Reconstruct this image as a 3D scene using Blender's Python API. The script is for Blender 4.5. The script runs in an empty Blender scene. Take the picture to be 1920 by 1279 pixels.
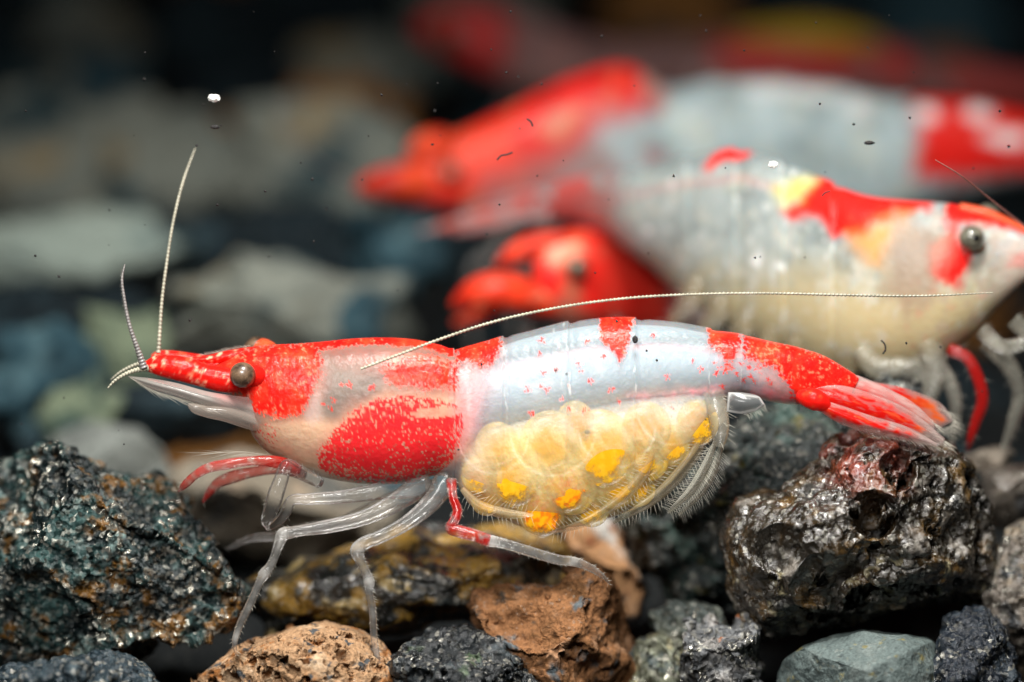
import bpy, math, random
import numpy as np
from mathutils import Vector

# ------------------------------------------------------------------ camera, world, light
MM = 0.001
D = 200.0                       # camera to focus plane, millimetres
K = 36.0 / 1920.0               # millimetres per photograph pixel in the focus plane
PITCH = math.radians(10)
FOC = np.array([0.0, 0.0, 14.0])
DIR = np.array([0.0, math.cos(PITCH), -math.sin(PITCH)])
UP = np.array([0.0, math.sin(PITCH), math.cos(PITCH)])
RIGHT = np.array([1.0, 0.0, 0.0])

scene = bpy.context.scene
COL = scene.collection
cam_d = bpy.data.cameras.new('camera')
cam = bpy.data.objects.new('camera', cam_d)
COL.objects.link(cam)
cam.location = Vector((FOC - DIR * D) * MM)
cam.rotation_euler = (math.pi / 2 - PITCH, 0, 0)
cam_d.sensor_width = 36.0
cam_d.lens = 200.0
cam_d.clip_start = 0.005
cam_d.clip_end = 20.0
cam_d.dof.use_dof = True
cam_d.dof.focus_distance = (D + 0.2) * MM
cam_d.dof.aperture_fstop = 200.0 / 8.5
scene.camera = cam

world = bpy.data.worlds.new('World')
scene.world = world
world.use_nodes = True
wb = world.node_tree.nodes['Background']
wb.inputs[0].default_value = (0.30, 0.42, 0.50, 1)
wb.inputs[1].default_value = 0.004


def area_light(name, loc, target, sx, sy, power, col, spread=180):
    l = bpy.data.lights.new(name, 'AREA')
    l.shape = 'RECTANGLE'
    l.size, l.size_y = sx * MM, sy * MM
    l.energy = power
    l.color = col
    l.spread = math.radians(spread)
    o = bpy.data.objects.new(name, l)
    COL.objects.link(o)
    o.location = Vector(np.array(loc) * MM)
    o.rotation_euler = (Vector(target) - Vector(loc)).to_track_quat('-Z', 'Y').to_euler()
    return o


area_light('flash_lamp', (2, -30, 98), (2, -4, 10), 24, 16, 0.023, (1.0, 0.97, 0.92), 62)
area_light('front_fill_lamp', (-12, -62, 56), (0, 0, 11), 30, 20, 0.0088, (1.0, 0.98, 0.95), 64)

vs = scene.view_settings
vs.view_transform = 'Standard'
vs.look = 'None'
vs.exposure = 0.0
vs.gamma = 1.0
cy = scene.cycles
cy.use_denoising = True
cy.max_bounces = 10
cy.transparent_max_bounces = 40
cy.transmission_bounces = 8
cy.sample_clamp_indirect = 6.0
cy.sample_clamp_direct = 30.0
cy.caustics_reflective = False
cy.caustics_refractive = False


# ------------------------------------------------------------------ helpers: maths
def W(px, py, d):
    """photograph pixel + depth behind the focus plane (mm) -> world millimetres"""
    px, py, d = np.broadcast_arrays(np.asarray(px, float), np.asarray(py, float), np.asarray(d, float))
    s = (D + d) / D * K
    return (FOC + d[..., None] * DIR + ((px - 960) * s)[..., None] * RIGHT + ((639.5 - py) * s)[..., None] * UP)


_rng = np.random.default_rng(5)
_perm = np.concatenate([_rng.permutation(256)] * 3)
_grad = _rng.normal(size=(256, 3))
_grad /= np.linalg.norm(_grad, axis=1)[:, None]
_feat = _rng.random((256, 3))


def perlin(p, seed=0):
    p = p + seed * 17.31
    i = np.floor(p).astype(np.int64)
    f = p - i
    u = f * f * f * (f * (f * 6 - 15) + 10)
    i &= 255
    out = 0
    for dx in (0, 1):
        wx = u[:, 0] if dx else 1 - u[:, 0]
        for dy in (0, 1):
            wy = u[:, 1] if dy else 1 - u[:, 1]
            for dz in (0, 1):
                wz = u[:, 2] if dz else 1 - u[:, 2]
                h = _perm[_perm[_perm[(i[:, 0] + dx) & 255] + ((i[:, 1] + dy) & 255)] + ((i[:, 2] + dz) & 255)]
                g = _grad[h]
                out = out + wx * wy * wz * (g[:, 0] * (f[:, 0] - dx) + g[:, 1] * (f[:, 1] - dy) + g[:, 2] * (f[:, 2] - dz))
    return out * 1.6


def fbm(p, octs=4, seed=0, gain=0.5, ridged=False):
    a, s, o = 1.0, 0.0, 0.0
    for k in range(octs):
        n = perlin(p * 2.03 ** k, seed + k)
        if ridged:
            n = 1 - 2 * np.abs(n)
        o = o + a * n
        s += a
        a *= gain
    return o / s


def worley(p, seed=0):
    p = p + seed * 9.17
    i = np.floor(p).astype(np.int64)
    f = p - i
    f1 = np.full(len(p), 9.0)
    f2 = np.full(len(p), 9.0)
    cid = np.zeros(len(p), np.int64)
    for dx in (-1, 0, 1):
        for dy in (-1, 0, 1):
            for dz in (-1, 0, 1):
                h = _perm[_perm[_perm[(i[:, 0] + dx) & 255] + ((i[:, 1] + dy) & 255)] + ((i[:, 2] + dz) & 255)]
                q = _feat[h] + (dx, dy, dz) - f
                dd = np.sqrt((q * q).sum(1))
                near = dd < f1
                f2 = np.where(near, f1, np.minimum(f2, dd))
                cid = np.where(near, h, cid)
                f1 = np.where(near, dd, f1)
    return f1, f2, cid


def sstep(a, b, x):
    t = np.clip((x - a) / (b - a), 0, 1)
    return t * t * (3 - 2 * t)


def poly_sd(pts, poly):
    """signed distance in pixels, positive inside"""
    poly = np.asarray(poly, float)
    x, y = pts[:, 0], pts[:, 1]
    best = np.full(len(pts), 1e9)
    inside = np.zeros(len(pts), bool)
    n = len(poly)
    for k in range(n):
        a, b = poly[k], poly[(k + 1) % n]
        e = b - a
        t = np.clip(((x - a[0]) * e[0] + (y - a[1]) * e[1]) / (e @ e + 1e-9), 0, 1)
        best = np.minimum(best, np.hypot(x - a[0] - t * e[0], y - a[1] - t * e[1]))
        c = (a[1] > y) != (b[1] > y)
        with np.errstate(divide='ignore', invalid='ignore'):
            xi = a[0] + (y - a[1]) / (b[1] - a[1] + 1e-12) * e[0]
        inside ^= c & (x < xi)
    return np.where(inside, best, -best)


def crom(P, n):
    """smooth curve through rows of P, n samples by chord length"""
    P = np.asarray(P, float)
    if len(P) == 2:
        t = np.linspace(0, 1, n)[:, None]
        return P[0] * (1 - t) + P[1] * t
    L = np.concatenate([[0], np.cumsum(np.maximum(1e-6, np.linalg.norm(np.diff(P[:, :2], axis=0), axis=1)))])
    m = np.zeros_like(P)
    dl = np.diff(L)[:, None]
    sl = np.diff(P, axis=0) / dl
    m[1:-1] = (sl[:-1] * dl[1:] + sl[1:] * dl[:-1]) / (dl[1:] + dl[:-1])
    m[0], m[-1] = sl[0], sl[-1]
    t = np.linspace(0, L[-1], n)
    k = np.clip(np.searchsorted(L, t, side='right') - 1, 0, len(P) - 2)
    h = (L[k + 1] - L[k])[:, None]
    u = ((t - L[k])[:, None]) / h
    return ((2 * u ** 3 - 3 * u ** 2 + 1) * P[k] + (u ** 3 - 2 * u ** 2 + u) * h * m[k]
            + (-2 * u ** 3 + 3 * u ** 2) * P[k + 1] + (u ** 3 - u ** 2) * h * m[k + 1])


# ------------------------------------------------------------------ helpers: objects
def build(name, verts, faces, mat, parent=None, origin=None, cols=None, smooth=True):
    """verts in world mm; origin in world mm; faces (n,3) or (n,4) int array"""
    verts = np.asarray(verts, float)
    faces = np.asarray(faces, np.int32)
    if origin is None:
        origin = parent['_o'] if parent is not None else verts.mean(0)
    origin = np.asarray(origin, float)
    q = verts - verts.mean(0)
    vol = np.einsum('ij,ij->i', q[faces[:, 0]], np.cross(q[faces[:, 1]], q[faces[:, 2]])).sum()
    if faces.shape[1] == 4:
        vol += np.einsum('ij,ij->i', q[faces[:, 0]], np.cross(q[faces[:, 2]], q[faces[:, 3]])).sum()
    if vol < 0 and name != 'substrate':
        faces = faces[:, ::-1]
    me = bpy.data.meshes.new(name)
    me.vertices.add(len(verts))
    me.vertices.foreach_set('co', (verts - origin).astype(np.float32).ravel())
    nf, k = faces.shape
    me.loops.add(nf * k)
    me.loops.foreach_set('vertex_index', faces.ravel())
    me.polygons.add(nf)
    me.polygons.foreach_set('loop_start', np.arange(0, nf * k, k, dtype=np.int32))
    me.polygons.foreach_set('loop_total', np.full(nf, k, np.int32))
    if smooth:
        me.polygons.foreach_set('use_smooth', np.ones(nf, bool))
    me.update(calc_edges=True)
    me.validate()
    if cols is not None:
        c = np.ones((len(verts), 4), np.float32)
        cols = np.asarray(cols)
        c[:, :cols.shape[1]] = cols
        at = me.color_attributes.new('Col', 'FLOAT_COLOR', 'POINT')
        at.data.foreach_set('color', c.ravel())
    me.materials.append(mat)
    o = bpy.data.objects.new(name, me)
    COL.objects.link(o)
    if parent is not None:
        o.parent = parent
    else:
        o.location = Vector(origin * MM)
        o.scale = (MM, MM, MM)
    o['_o'] = [float(v) for v in origin]
    return o


def thing(name, label, cat, origin, group=None):
    o = bpy.data.objects.new(name, None)
    COL.objects.link(o)
    o.location = Vector(np.asarray(origin) * MM)
    o.scale = (MM, MM, MM)
    o.empty_display_size = 1.0
    o['_o'] = [float(v) for v in origin]
    return tag(o, label, cat, group)


def tag(o, label=None, cat=None, group=None, kind=None):
    if label: o['label'] = label
    if cat: o['category'] = cat
    if group: o['group'] = group
    if kind: o['kind'] = kind
    return o


def grid_faces(n, m, wrap):
    i, j = np.meshgrid(np.arange(n - 1), np.arange(m if wrap else m - 1), indexing='ij')
    j2 = (j + 1) % m
    return np.stack([i * m + j, (i + 1) * m + j, (i + 1) * m + j2, i * m + j2], -1).reshape(-1, 4)


def frames(P):
    T = np.gradient(P, axis=0)
    T /= np.linalg.norm(T, axis=1)[:, None] + 1e-12
    N = np.zeros_like(P)
    n = np.cross(T[0], DIR)
    if np.linalg.norm(n) < 1e-3:
        n = np.cross(T[0], UP)
    for k in range(len(P)):
        n = n - T[k] * (n @ T[k])
        n /= np.linalg.norm(n) + 1e-12
        N[k] = n
    return T, N, np.cross(T, N)


def tube_geo(P, R, m=8, flat=1.0):
    """P world mm, R mm; closed ends (rings shrunk to a point)"""
    T, N, B = frames(P)
    P = np.vstack([P[:1], P, P[-1:]])
    R = np.concatenate([[1e-4], R, [1e-4]])
    N = np.vstack([N[:1], N, N[-1:]])
    B = np.vstack([B[:1], B, B[-1:]])
    a = np.linspace(0, 2 * math.pi, m, endpoint=False)
    V = P[:, None] + R[:, None, None] * (np.cos(a)[None, :, None] * N[:, None] + flat * np.sin(a)[None, :, None] * B[:, None])
    return V.reshape(-1, 3), grid_faces(len(P), m, True)


def join(parts):
    V, F, o = [], [], 0
    for v, f in parts:
        V.append(v)
        F.append(f + o)
        o += len(v)
    return np.vstack(V), np.vstack(F)


def px_tube(pts, n, m=8, bead=None, flat=1.0):
    """pts rows: px, py, depth mm, radius px -> verts, faces, per-vertex pixel coords"""
    C = crom(pts, n)
    P = W(C[:, 0], C[:, 1], C[:, 2])
    R = np.maximum(C[:, 3], 0.05) * K
    if bead:
        L = np.concatenate([[0], np.cumsum(np.linalg.norm(np.diff(C[:, :2], axis=0), axis=1))])
        R = R * (1 + bead[1] * np.sin(L / bead[0] * 2 * math.pi))
    V, F = tube_geo(P, R, m, flat)
    pc = np.repeat(np.vstack([C[:1], C, C[-1:]])[:, :2], m, 0)
    return V, F, pc


def hairs(starts, dirs, lengths, r0, m=3, bend=None, rng=None):
    """many fine tapered setae in one mesh; world mm"""
    parts = []
    for s, d, l in zip(starts, dirs, lengths):
        d = d / (np.linalg.norm(d) + 1e-9)
        t = np.linspace(0, 1, 4)[:, None]
        b = 0 if bend is None else bend * (t ** 2) * l
        P = s + d * l * t + b
        parts.append(tube_geo(P, r0 * np.array([1, 0.8, 0.5, 0.12]), m))
    return join(parts)


_ico = {}


def ico(level):
    if level in _ico:
        return _ico[level]
    t = (1 + 5 ** .5) / 2
    v = np.array([(-1, t, 0), (1, t, 0), (-1, -t, 0), (1, -t, 0), (0, -1, t), (0, 1, t), (0, -1, -t), (0, 1, -t),
                  (t, 0, -1), (t, 0, 1), (-t, 0, -1), (-t, 0, 1)], float)
    f = np.array([(0, 11, 5), (0, 5, 1), (0, 1, 7), (0, 7, 10), (0, 10, 11), (1, 5, 9), (5, 11, 4), (11, 10, 2), (10, 7, 6),
                  (7, 1, 8), (3, 9, 4), (3, 4, 2), (3, 2, 6), (3, 6, 8), (3, 8, 9), (4, 9, 5), (2, 4, 11), (6, 2, 10), (8, 6, 7), (9, 8, 1)])
    v /= np.linalg.norm(v, axis=1)[:, None]
    for _ in range(level):
        e = np.sort(np.vstack([f[:, [0, 1]], f[:, [1, 2]], f[:, [2, 0]]]), axis=1)
        u, inv = np.unique(e[:, 0] * 10000000 + e[:, 1], return_inverse=True)
        inv = inv.ravel()
        mid = v[u // 10000000] + v[u % 10000000]
        mid /= np.linalg.norm(mid, axis=1)[:, None]
        n, k = len(v), len(f)
        ab, bc, ca = n + inv[:k], n + inv[k:2 * k], n + inv[2 * k:]
        v = np.vstack([v, mid])
        f = np.vstack([np.stack([f[:, 0], ab, ca], 1), np.stack([f[:, 1], bc, ab], 1), np.stack([f[:, 2], ca, bc], 1), np.stack([ab, bc, ca], 1)])
    _ico[level] = (v, f)
    return v, f


def vnormals(v, f):
    n = np.cross(v[f[:, 1]] - v[f[:, 0]], v[f[:, 2]] - v[f[:, 0]])
    o = np.zeros_like(v)
    for k in range(3):
        for c in range(3):
            o[:, c] += np.bincount(f[:, k], n[:, c], len(v))
    return o / (np.linalg.norm(o, axis=1)[:, None] + 1e-12)


# ------------------------------------------------------------------ materials
def new_mat(name):
    m = bpy.data.materials.new(name)
    m.use_nodes = True
    nt = m.node_tree
    nt.nodes.clear()
    out = nt.nodes.new('ShaderNodeOutputMaterial')
    return m, nt, out


def nd(nt, typ, ins=None, **props):
    n = nt.nodes.new(typ)
    for k, v in props.items():
        setattr(n, k, v)
    for k, v in (ins or {}).items():
        s = n.inputs[k]
        if hasattr(v, 'is_output') or isinstance(v, bpy.types.NodeSocket):
            nt.links.new(v, s)
        else:
            s.default_value = v
    return n


def shell_mat(name, sss=0.3, rough=0.28, gloss=0.55, bump=0.00004, sss_r=0.9, alpha_mul=1.0, facing=0.0, gl_rough=0.2, transl=0.0):
    """translucent chitin: pigment and opacity from the Col attribute, wet gloss on top"""
    m, nt, out = new_mat(name)
    at = nd(nt, 'ShaderNodeAttribute', attribute_name='Col')
    tc = nd(nt, 'ShaderNodeTexCoord')
    nz = nd(nt, 'ShaderNodeTexNoise', {'Vector': tc.outputs['Object'], 'Scale': 5.0, 'Detail': 5.0})
    bm = nd(nt, 'ShaderNodeBump', {'Height': nz.outputs[0], 'Strength': 0.6, 'Distance': bump})
    pr = nd(nt, 'ShaderNodeBsdfPrincipled', {'Base Color': at.outputs['Color'], 'Roughness': rough, 'IOR': 1.4, 'Specular IOR Level': 0.12,
            'Subsurface Weight': sss, 'Subsurface Radius': (1.0, 0.55, 0.4), 'Subsurface Scale': sss_r * MM, 'Normal': bm.outputs[0]})
    tr = nd(nt, 'ShaderNodeBsdfTransparent', {'Color': (1, 1, 1, 1)})
    tl = nd(nt, 'ShaderNodeBsdfTranslucent', {'Color': at.outputs['Color'], 'Normal': bm.outputs[0]})
    pm = nd(nt, 'ShaderNodeMixShader', {0: transl, 1: pr.outputs[0], 2: tl.outputs[0]})
    al = nd(nt, 'ShaderNodeMath', {0: at.outputs['Alpha'], 1: alpha_mul}, operation='MULTIPLY', use_clamp=True)
    fac = al.outputs[0]
    lw = nd(nt, 'ShaderNodeLayerWeight', {'Blend': 0.35})
    if facing:
        f3 = nd(nt, 'ShaderNodeMath', {0: lw.outputs['Facing'], 1: 2.6}, operation='POWER')
        f2 = nd(nt, 'ShaderNodeMath', {0: f3.outputs[0], 1: facing}, operation='MULTIPLY')
        fac = nd(nt, 'ShaderNodeMath', {0: f2.outputs[0], 1: fac}, operation='ADD', use_clamp=True).outputs[0]
    mx = nd(nt, 'ShaderNodeMixShader', {0: fac, 1: tr.outputs[0], 2: pm.outputs[0]})
    gl = nd(nt, 'ShaderNodeBsdfGlossy', {'Color': (1, 1, 1, 1), 'Roughness': gl_rough, 'Normal': bm.outputs[0]})
    fr = nd(nt, 'ShaderNodeFresnel', {'IOR': 1.33, 'Normal': bm.outputs[0]})
    fm = nd(nt, 'ShaderNodeMath', {0: fr.outputs[0], 1: gloss}, operation='MULTIPLY')
    mx2 = nd(nt, 'ShaderNodeMixShader', {0: fm.outputs[0], 1: mx.outputs[0], 2: gl.outputs[0]})
    nt.links.new(mx2.outputs[0], out.inputs[0])
    return m


def flesh_mat(name, r=1.2, rough=0.45):
    m, nt, out = new_mat(name)
    at = nd(nt, 'ShaderNodeAttribute', attribute_name='Col')
    pr = nd(nt, 'ShaderNodeBsdfPrincipled', {'Base Color': at.outputs['Color'], 'Roughness': rough, 'Subsurface Weight': 1.0,
            'Subsurface Radius': (1.0, 0.8, 0.65), 'Subsurface Scale': r * MM, 'IOR': 1.36, 'Specular IOR Level': 0.15})
    nt.links.new(pr.outputs[0], out.inputs[0])
    return m


def rock_mat(name, rough=(0.3, 0.65), glitter=0.5, cell=11.0, bump=0.00012, fine=9.0, spark=0.12, spec=0.5, coat=0.0):
    """stone: colour from the Col attribute, grain, and crystal facets that catch the lamp"""
    m, nt, out = new_mat(name)
    at = nd(nt, 'ShaderNodeAttribute', attribute_name='Col')
    tc = nd(nt, 'ShaderNodeTexCoord')
    co = tc.outputs['Object']
    nz = nd(nt, 'ShaderNodeTexNoise', {'Vector': co, 'Scale': fine, 'Detail': 6.0, 'Roughness': 0.65})
    n2 = nd(nt, 'ShaderNodeTexNoise', {'Vector': co, 'Scale': fine * 0.25, 'Detail': 3.0})
    vo = nd(nt, 'ShaderNodeTexVoronoi', {'Vector': co, 'Scale': cell, 'Randomness': 1.0})
    sep = nd(nt, 'ShaderNodeSeparateColor', {0: vo.outputs['Color']})
    cry = nd(nt, 'ShaderNodeMapRange', {0: sep.outputs[0], 1: 1 - spark - 0.03, 2: 1 - spark})
    n3 = nd(nt, 'ShaderNodeTexNoise', {'Vector': co, 'Scale': 0.75, 'Detail': 3.0, 'Roughness': 0.6})
    cl = nd(nt, 'ShaderNodeMapRange', {0: n3.outputs[0], 1: 0.44, 2: 0.60, 3: 0.12, 4: 1.0})
    cry = nd(nt, 'ShaderNodeMath', {0: cry.outputs[0], 1: cl.outputs[0]}, operation='MULTIPLY')
    gr = nd(nt, 'ShaderNodeMapRange', {0: nz.outputs[0], 1: 0.25, 2: 0.75, 3: 0.5, 4: 1.5})
    mul = nd(nt, 'ShaderNodeVectorMath', {0: at.outputs['Color'], 1: gr.outputs[0]}, operation='MULTIPLY')
    cm = nd(nt, 'ShaderNodeMath', {0: cry.outputs[0], 1: min(1.0, 1.1 * glitter)}, operation='MULTIPLY')
    mixc = nd(nt, 'ShaderNodeMix', {0: cm.outputs[0], 6: mul.outputs[0], 7: (0.62, 0.6, 0.52, 1)}, data_type='RGBA')
    bm = nd(nt, 'ShaderNodeBump', {'Height': nz.outputs[0], 'Strength': 1.0, 'Distance': bump})
    cen = nd(nt, 'ShaderNodeVectorMath', {0: vo.outputs['Color'], 1: (0.5, 0.5, 0.5)}, operation='SUBTRACT')
    sc = nd(nt, 'ShaderNodeVectorMath', {0: cen.outputs[0], 'Scale': glitter * 1.5}, operation='SCALE')
    ad = nd(nt, 'ShaderNodeVectorMath', {0: bm.outputs[0], 1: sc.outputs[0]}, operation='ADD')
    no = nd(nt, 'ShaderNodeVectorMath', {0: ad.outputs[0]}, operation='NORMALIZE')
    ro = nd(nt, 'ShaderNodeMapRange', {0: n2.outputs[0], 1: 0.35, 2: 0.65, 3: rough[0], 4: rough[1]})
    met = nd(nt, 'ShaderNodeMath', {0: cry.outputs[0], 1: min(1.0, glitter * 1.1)}, operation='MULTIPLY')
    ro2 = nd(nt, 'ShaderNodeMix', {0: cry.outputs[0], 2: ro.outputs[0], 3: 0.14}, data_type='FLOAT')
    pr = nd(nt, 'ShaderNodeBsdfPrincipled', {'Base Color': mixc.outputs[2], 'Roughness': ro2.outputs[0], 'Specular IOR Level': spec, 'Metallic': met.outputs[0],
            'Normal': no.outputs[0], 'Coat Weight': coat, 'Coat Roughness': 0.15})
    nt.links.new(pr.outputs[0], out.inputs[0])
    return m


def plain_mat(name, col, rough=0.5, noise=0.25, scale=3.0, alpha=1.0, sss=0.0):
    m, nt, out = new_mat(name)
    tc = nd(nt, 'ShaderNodeTexCoord')
    nz = nd(nt, 'ShaderNodeTexNoise', {'Vector': tc.outputs['Object'], 'Scale': scale, 'Detail': 4.0})
    mr = nd(nt, 'ShaderNodeMapRange', {0: nz.outputs[0], 1: 0.3, 2: 0.7, 3: 1 - noise, 4: 1 + noise})
    mu = nd(nt, 'ShaderNodeVectorMath', {0: col, 1: mr.outputs[0]}, operation='MULTIPLY')
    pr = nd(nt, 'ShaderNodeBsdfPrincipled', {'Base Color': mu.outputs[0], 'Roughness': rough, 'Alpha': alpha,
            'Subsurface Weight': sss, 'Subsurface Radius': (1, .8, .6), 'Subsurface Scale': 0.5 * MM})
    nt.links.new(pr.outputs[0], out.inputs[0])
    return m


def eye_mat(name, c1, c2):
    m, nt, out = new_mat(name)
    tc = nd(nt, 'ShaderNodeTexCoord')
    nz = nd(nt, 'ShaderNodeTexNoise', {'Vector': tc.outputs['Object'], 'Scale': 3.2, 'Detail': 3.0})
    vo = nd(nt, 'ShaderNodeTexVoronoi', {'Vector': tc.outputs['Object'], 'Scale': 26.0})
    mr = nd(nt, 'ShaderNodeMapRange', {0: nz.outputs[0], 1: 0.38, 2: 0.62})
    mx = nd(nt, 'ShaderNodeMix', {0: mr.outputs[0], 6: c1, 7: c2}, data_type='RGBA')
    v2 = nd(nt, 'ShaderNodeMapRange', {0: vo.outputs['Distance'], 1: 0.0, 2: 0.6, 3: 1.25, 4: 0.65})
    mu = nd(nt, 'ShaderNodeVectorMath', {0: mx.outputs[2], 1: v2.outputs[0]}, operation='MULTIPLY')
    pr = nd(nt, 'ShaderNodeBsdfPrincipled', {'Base Color': mu.outputs[0], 'Roughness': 0.35, 'Coat Weight': 1.0, 'Coat Roughness': 0.04,
            'Coat IOR': 1.36})
    nt.links.new(pr.outputs[0], out.inputs[0])
    return m


M = {
    'shell': shell_mat('shrimp_shell', bump=0.00007, gl_rough=0.18, gloss=0.34, sss=0.6),
    'thin': shell_mat('thin_chitin', sss=0.0, bump=0.000015, gl_rough=0.16, gloss=0.45, transl=0.45),
    'shell_far': shell_mat('shrimp_shell_distant', sss=0.6, rough=0.35, gl_rough=0.2, bump=0.00006, gloss=0.35),
    'muscle': flesh_mat('shrimp_muscle'),
    'leg': shell_mat('clear_leg_shell', sss=0.0, facing=0.26, gloss=0.8, gl_rough=0.12, alpha_mul=0.55, transl=0.5),
    'veil': shell_mat('clear_membrane', sss=0.0, facing=0.2, gloss=0.4, bump=0.00002, transl=0.5),
    'egg': shell_mat('egg_shell', sss=0.3, facing=0.10, gloss=0.22, gl_rough=0.15, bump=0.00002),
    'yolk': flesh_mat('egg_yolk', 0.35, 0.4),
    'seta': plain_mat('seta', (0.75, 0.72, 0.62), 0.3, 0.1, 3, 0.55),
    'antenna': plain_mat('antenna_chitin', (0.40, 0.38, 0.29), 0.25, 0.25, 2),
    'antenna_grey': plain_mat('antenna_grey', (0.25, 0.23, 0.22), 0.3, 0.3, 6),
    'antenna_pink': plain_mat('antenna_pink', (0.5, 0.2, 0.17), 0.3, 0.2, 6),
    'eye': eye_mat('eye_brown', (0.22, 0.14, 0.085, 1), (0.05, 0.03, 0.02, 1)),
    'eye_grey': eye_mat('eye_grey', (0.24, 0.23, 0.17, 1), (0.10, 0.10, 0.075, 1)),
    'pupil': plain_mat('eye_pupil', (0.006, 0.006, 0.006), 0.1, 0.1, 3),
    'dark_speck': plain_mat('dark_speck', (0.012, 0.01, 0.01), 0.7),
    'white_flake': plain_mat('white_flake', (0.85, 0.85, 0.8), 0.35, 0.15, 8),
}
# ------------------------------------------------------------------ substrate and stones
def slope_py(d):
    return 1300 - 19.5 * d


def make_ground():
    n, m = 150, 110
    xs = np.linspace(-75, 75, n)
    ds = np.linspace(-24, 130, m)
    X, Dd = np.meshgrid(xs, ds, indexing='ij')
    a, b = W(960, slope_py(0), 0), W(960, slope_py(60), 60)
    tt = (Dd / 60)[..., None]
    tt = np.where(tt < 0, tt * 0.35, tt)
    P = a + (b - a) * tt
    P[..., 1] = np.where(Dd < 0, a[1] + Dd, P[..., 1])
    P[..., 0] = X
    q = P.reshape(-1, 3).copy()
    q[:, 2] += -3.2 + 1.1 * fbm(q * 0.35, 4, 3) + 0.5 * fbm(q * 1.3, 3, 8)
    c = 0.5 + 0.5 * fbm(q * 0.5, 3, 11)
    col = np.array([0.008, 0.010, 0.011]) * (0.5 + c[:, None])
    o = build('substrate', q, grid_faces(n, m, False), M['rock_matt'], cols=col)
    tag(o, 'dark bed of aquarium gravel rising behind the shrimps', kind='structure')
    return o


def sample_outline(poly, c, n=720):
    poly = np.asarray(poly, float)
    th = np.linspace(-math.pi, math.pi, n, endpoint=False)
    r = np.zeros(n)
    for k in range(len(poly)):
        a, b = poly[k] - c, poly[(k + 1) % len(poly)] - c
        e = b - a
        den = np.cos(th) * e[1] - np.sin(th) * e[0]
        with np.errstate(divide='ignore', invalid='ignore'):
            t = (a[0] * e[1] - a[1] * e[0]) / den
            u = (a[0] * np.sin(th) - a[1] * np.cos(th)) / den
        ok = (u >= -1e-6) & (u <= 1 + 1e-6) & (t > 0)
        r = np.where(ok, np.maximum(r, t), r)
    k = np.exp(-np.linspace(-2, 2, 9) ** 2)
    k /= k.sum()
    rr = np.concatenate([r[-8:], r, r[:8]])
    return th, np.convolve(rr, k, 'same')[8:-8]


def blob(outline, d0, thick, level, seed=0, q=2.4, facets=0, lean=0.0):
    """star-shaped solid whose silhouette from the photograph's side is the outline; its own depth and thickness.
    returns verts (world mm), faces, pixel coords"""
    outline = np.asarray(outline, float)
    c = outline.mean(0)
    th, r = sample_outline(outline, c)
    v, f = ico(level)
    rho = np.hypot(v[:, 0], v[:, 1])
    s = (rho ** q + np.abs(v[:, 2]) ** q) ** (1 / q)
    rr, zz = rho / s, v[:, 2] / s
    a = np.arctan2(-v[:, 1], v[:, 0])
    R = np.interp(a, np.append(th, math.pi), np.append(r, r[0]))
    x, y = rr * R * np.cos(a), rr * R * np.sin(a)
    z = zz * thick / K                      # pixels
    p = np.stack([x, y, z], 1)
    rng = np.random.default_rng(seed + 100)
    mean_r = r.mean()
    for _ in range(facets):
        n = rng.normal(size=3)
        n[2] = -abs(n[2]) - 0.5
        n[:2] *= 0.9
        n /= np.linalg.norm(n)
        h = rng.uniform(0.55, 0.85) * (p @ n).max()
        ex = np.maximum(0, p @ n - h)
        p = p - 0.9 * ex[:, None] * n
    px = np.stack([c[0] + p[:, 0], c[1] + p[:, 1]], 1)
    dd = d0 + p[:, 2] * K + lean * (p[:, 1] / mean_r)
    return W(px[:, 0], px[:, 1], dd), f[:, ::-1].copy(), px


def roughen(v, f, seed, amps, octs=4):
    """amps: list of (mode, amplitude mm, frequency 1/mm[, threshold])"""
    for k, a in enumerate(amps):
        n = vnormals(v, f)
        mode, amp, fr = a[:3]
        if mode == 'fbm':
            h = amp * fbm(v * fr, octs, seed + 3 * k)
        elif mode == 'ridge':
            h = amp * fbm(v * fr, octs, seed + 3 * k, ridged=True)
        elif mode == 'pit':
            w = v + 0.25 / fr * np.stack([perlin(v * fr * 1.7, seed + 40 + j) for j in range(3)], 1)
            f1, f2, cid = worley(w * fr, seed + k)
            size = a[3] * (0.35 + 0.65 * ((cid * 37) % 256) / 255)
            h = -amp * np.sqrt(np.clip(1 - (f1 / size) ** 2, 0, 1)) * (((cid * 91) % 256) / 255 < a[4])
        elif mode == 'crystal':
            f1, f2, cid = worley(v * fr, seed + k)
            h = amp * ((cid * 53 % 256) / 255 - 0.5) * sstep(0.0, 0.25, f2 - f1)
        elif mode == 'lump':
            f1, f2, cid = worley(v * fr, seed + k)
            h = amp * (0.5 - f1)
        elif mode == 'layer':
            w = v + 0.6 * np.stack([perlin(v * 0.5, seed + 60 + j) for j in range(3)], 1)
            ax = np.array(a[3], float)
            ax /= np.linalg.norm(ax)
            h = amp * perlin(np.stack([w @ ax * fr, w[:, 0] * fr * 0.12, w[:, 1] * fr * 0.12], 1), seed)
        v = v + n * h[:, None]
    return v


def hole(v, f, px, cx, cy, rad, depth):
    """push a round hollow into the side that faces the pixel"""
    n = vnormals(v, f)
    q = np.hypot(px[:, 0] - cx, px[:, 1] - cy) / rad
    front = (n @ DIR) < 0.15
    h = depth * np.clip(1 - q ** 3, 0, 1) * front
    return v + DIR * h[:, None] - UP * (h * 0.25)[:, None]


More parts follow.
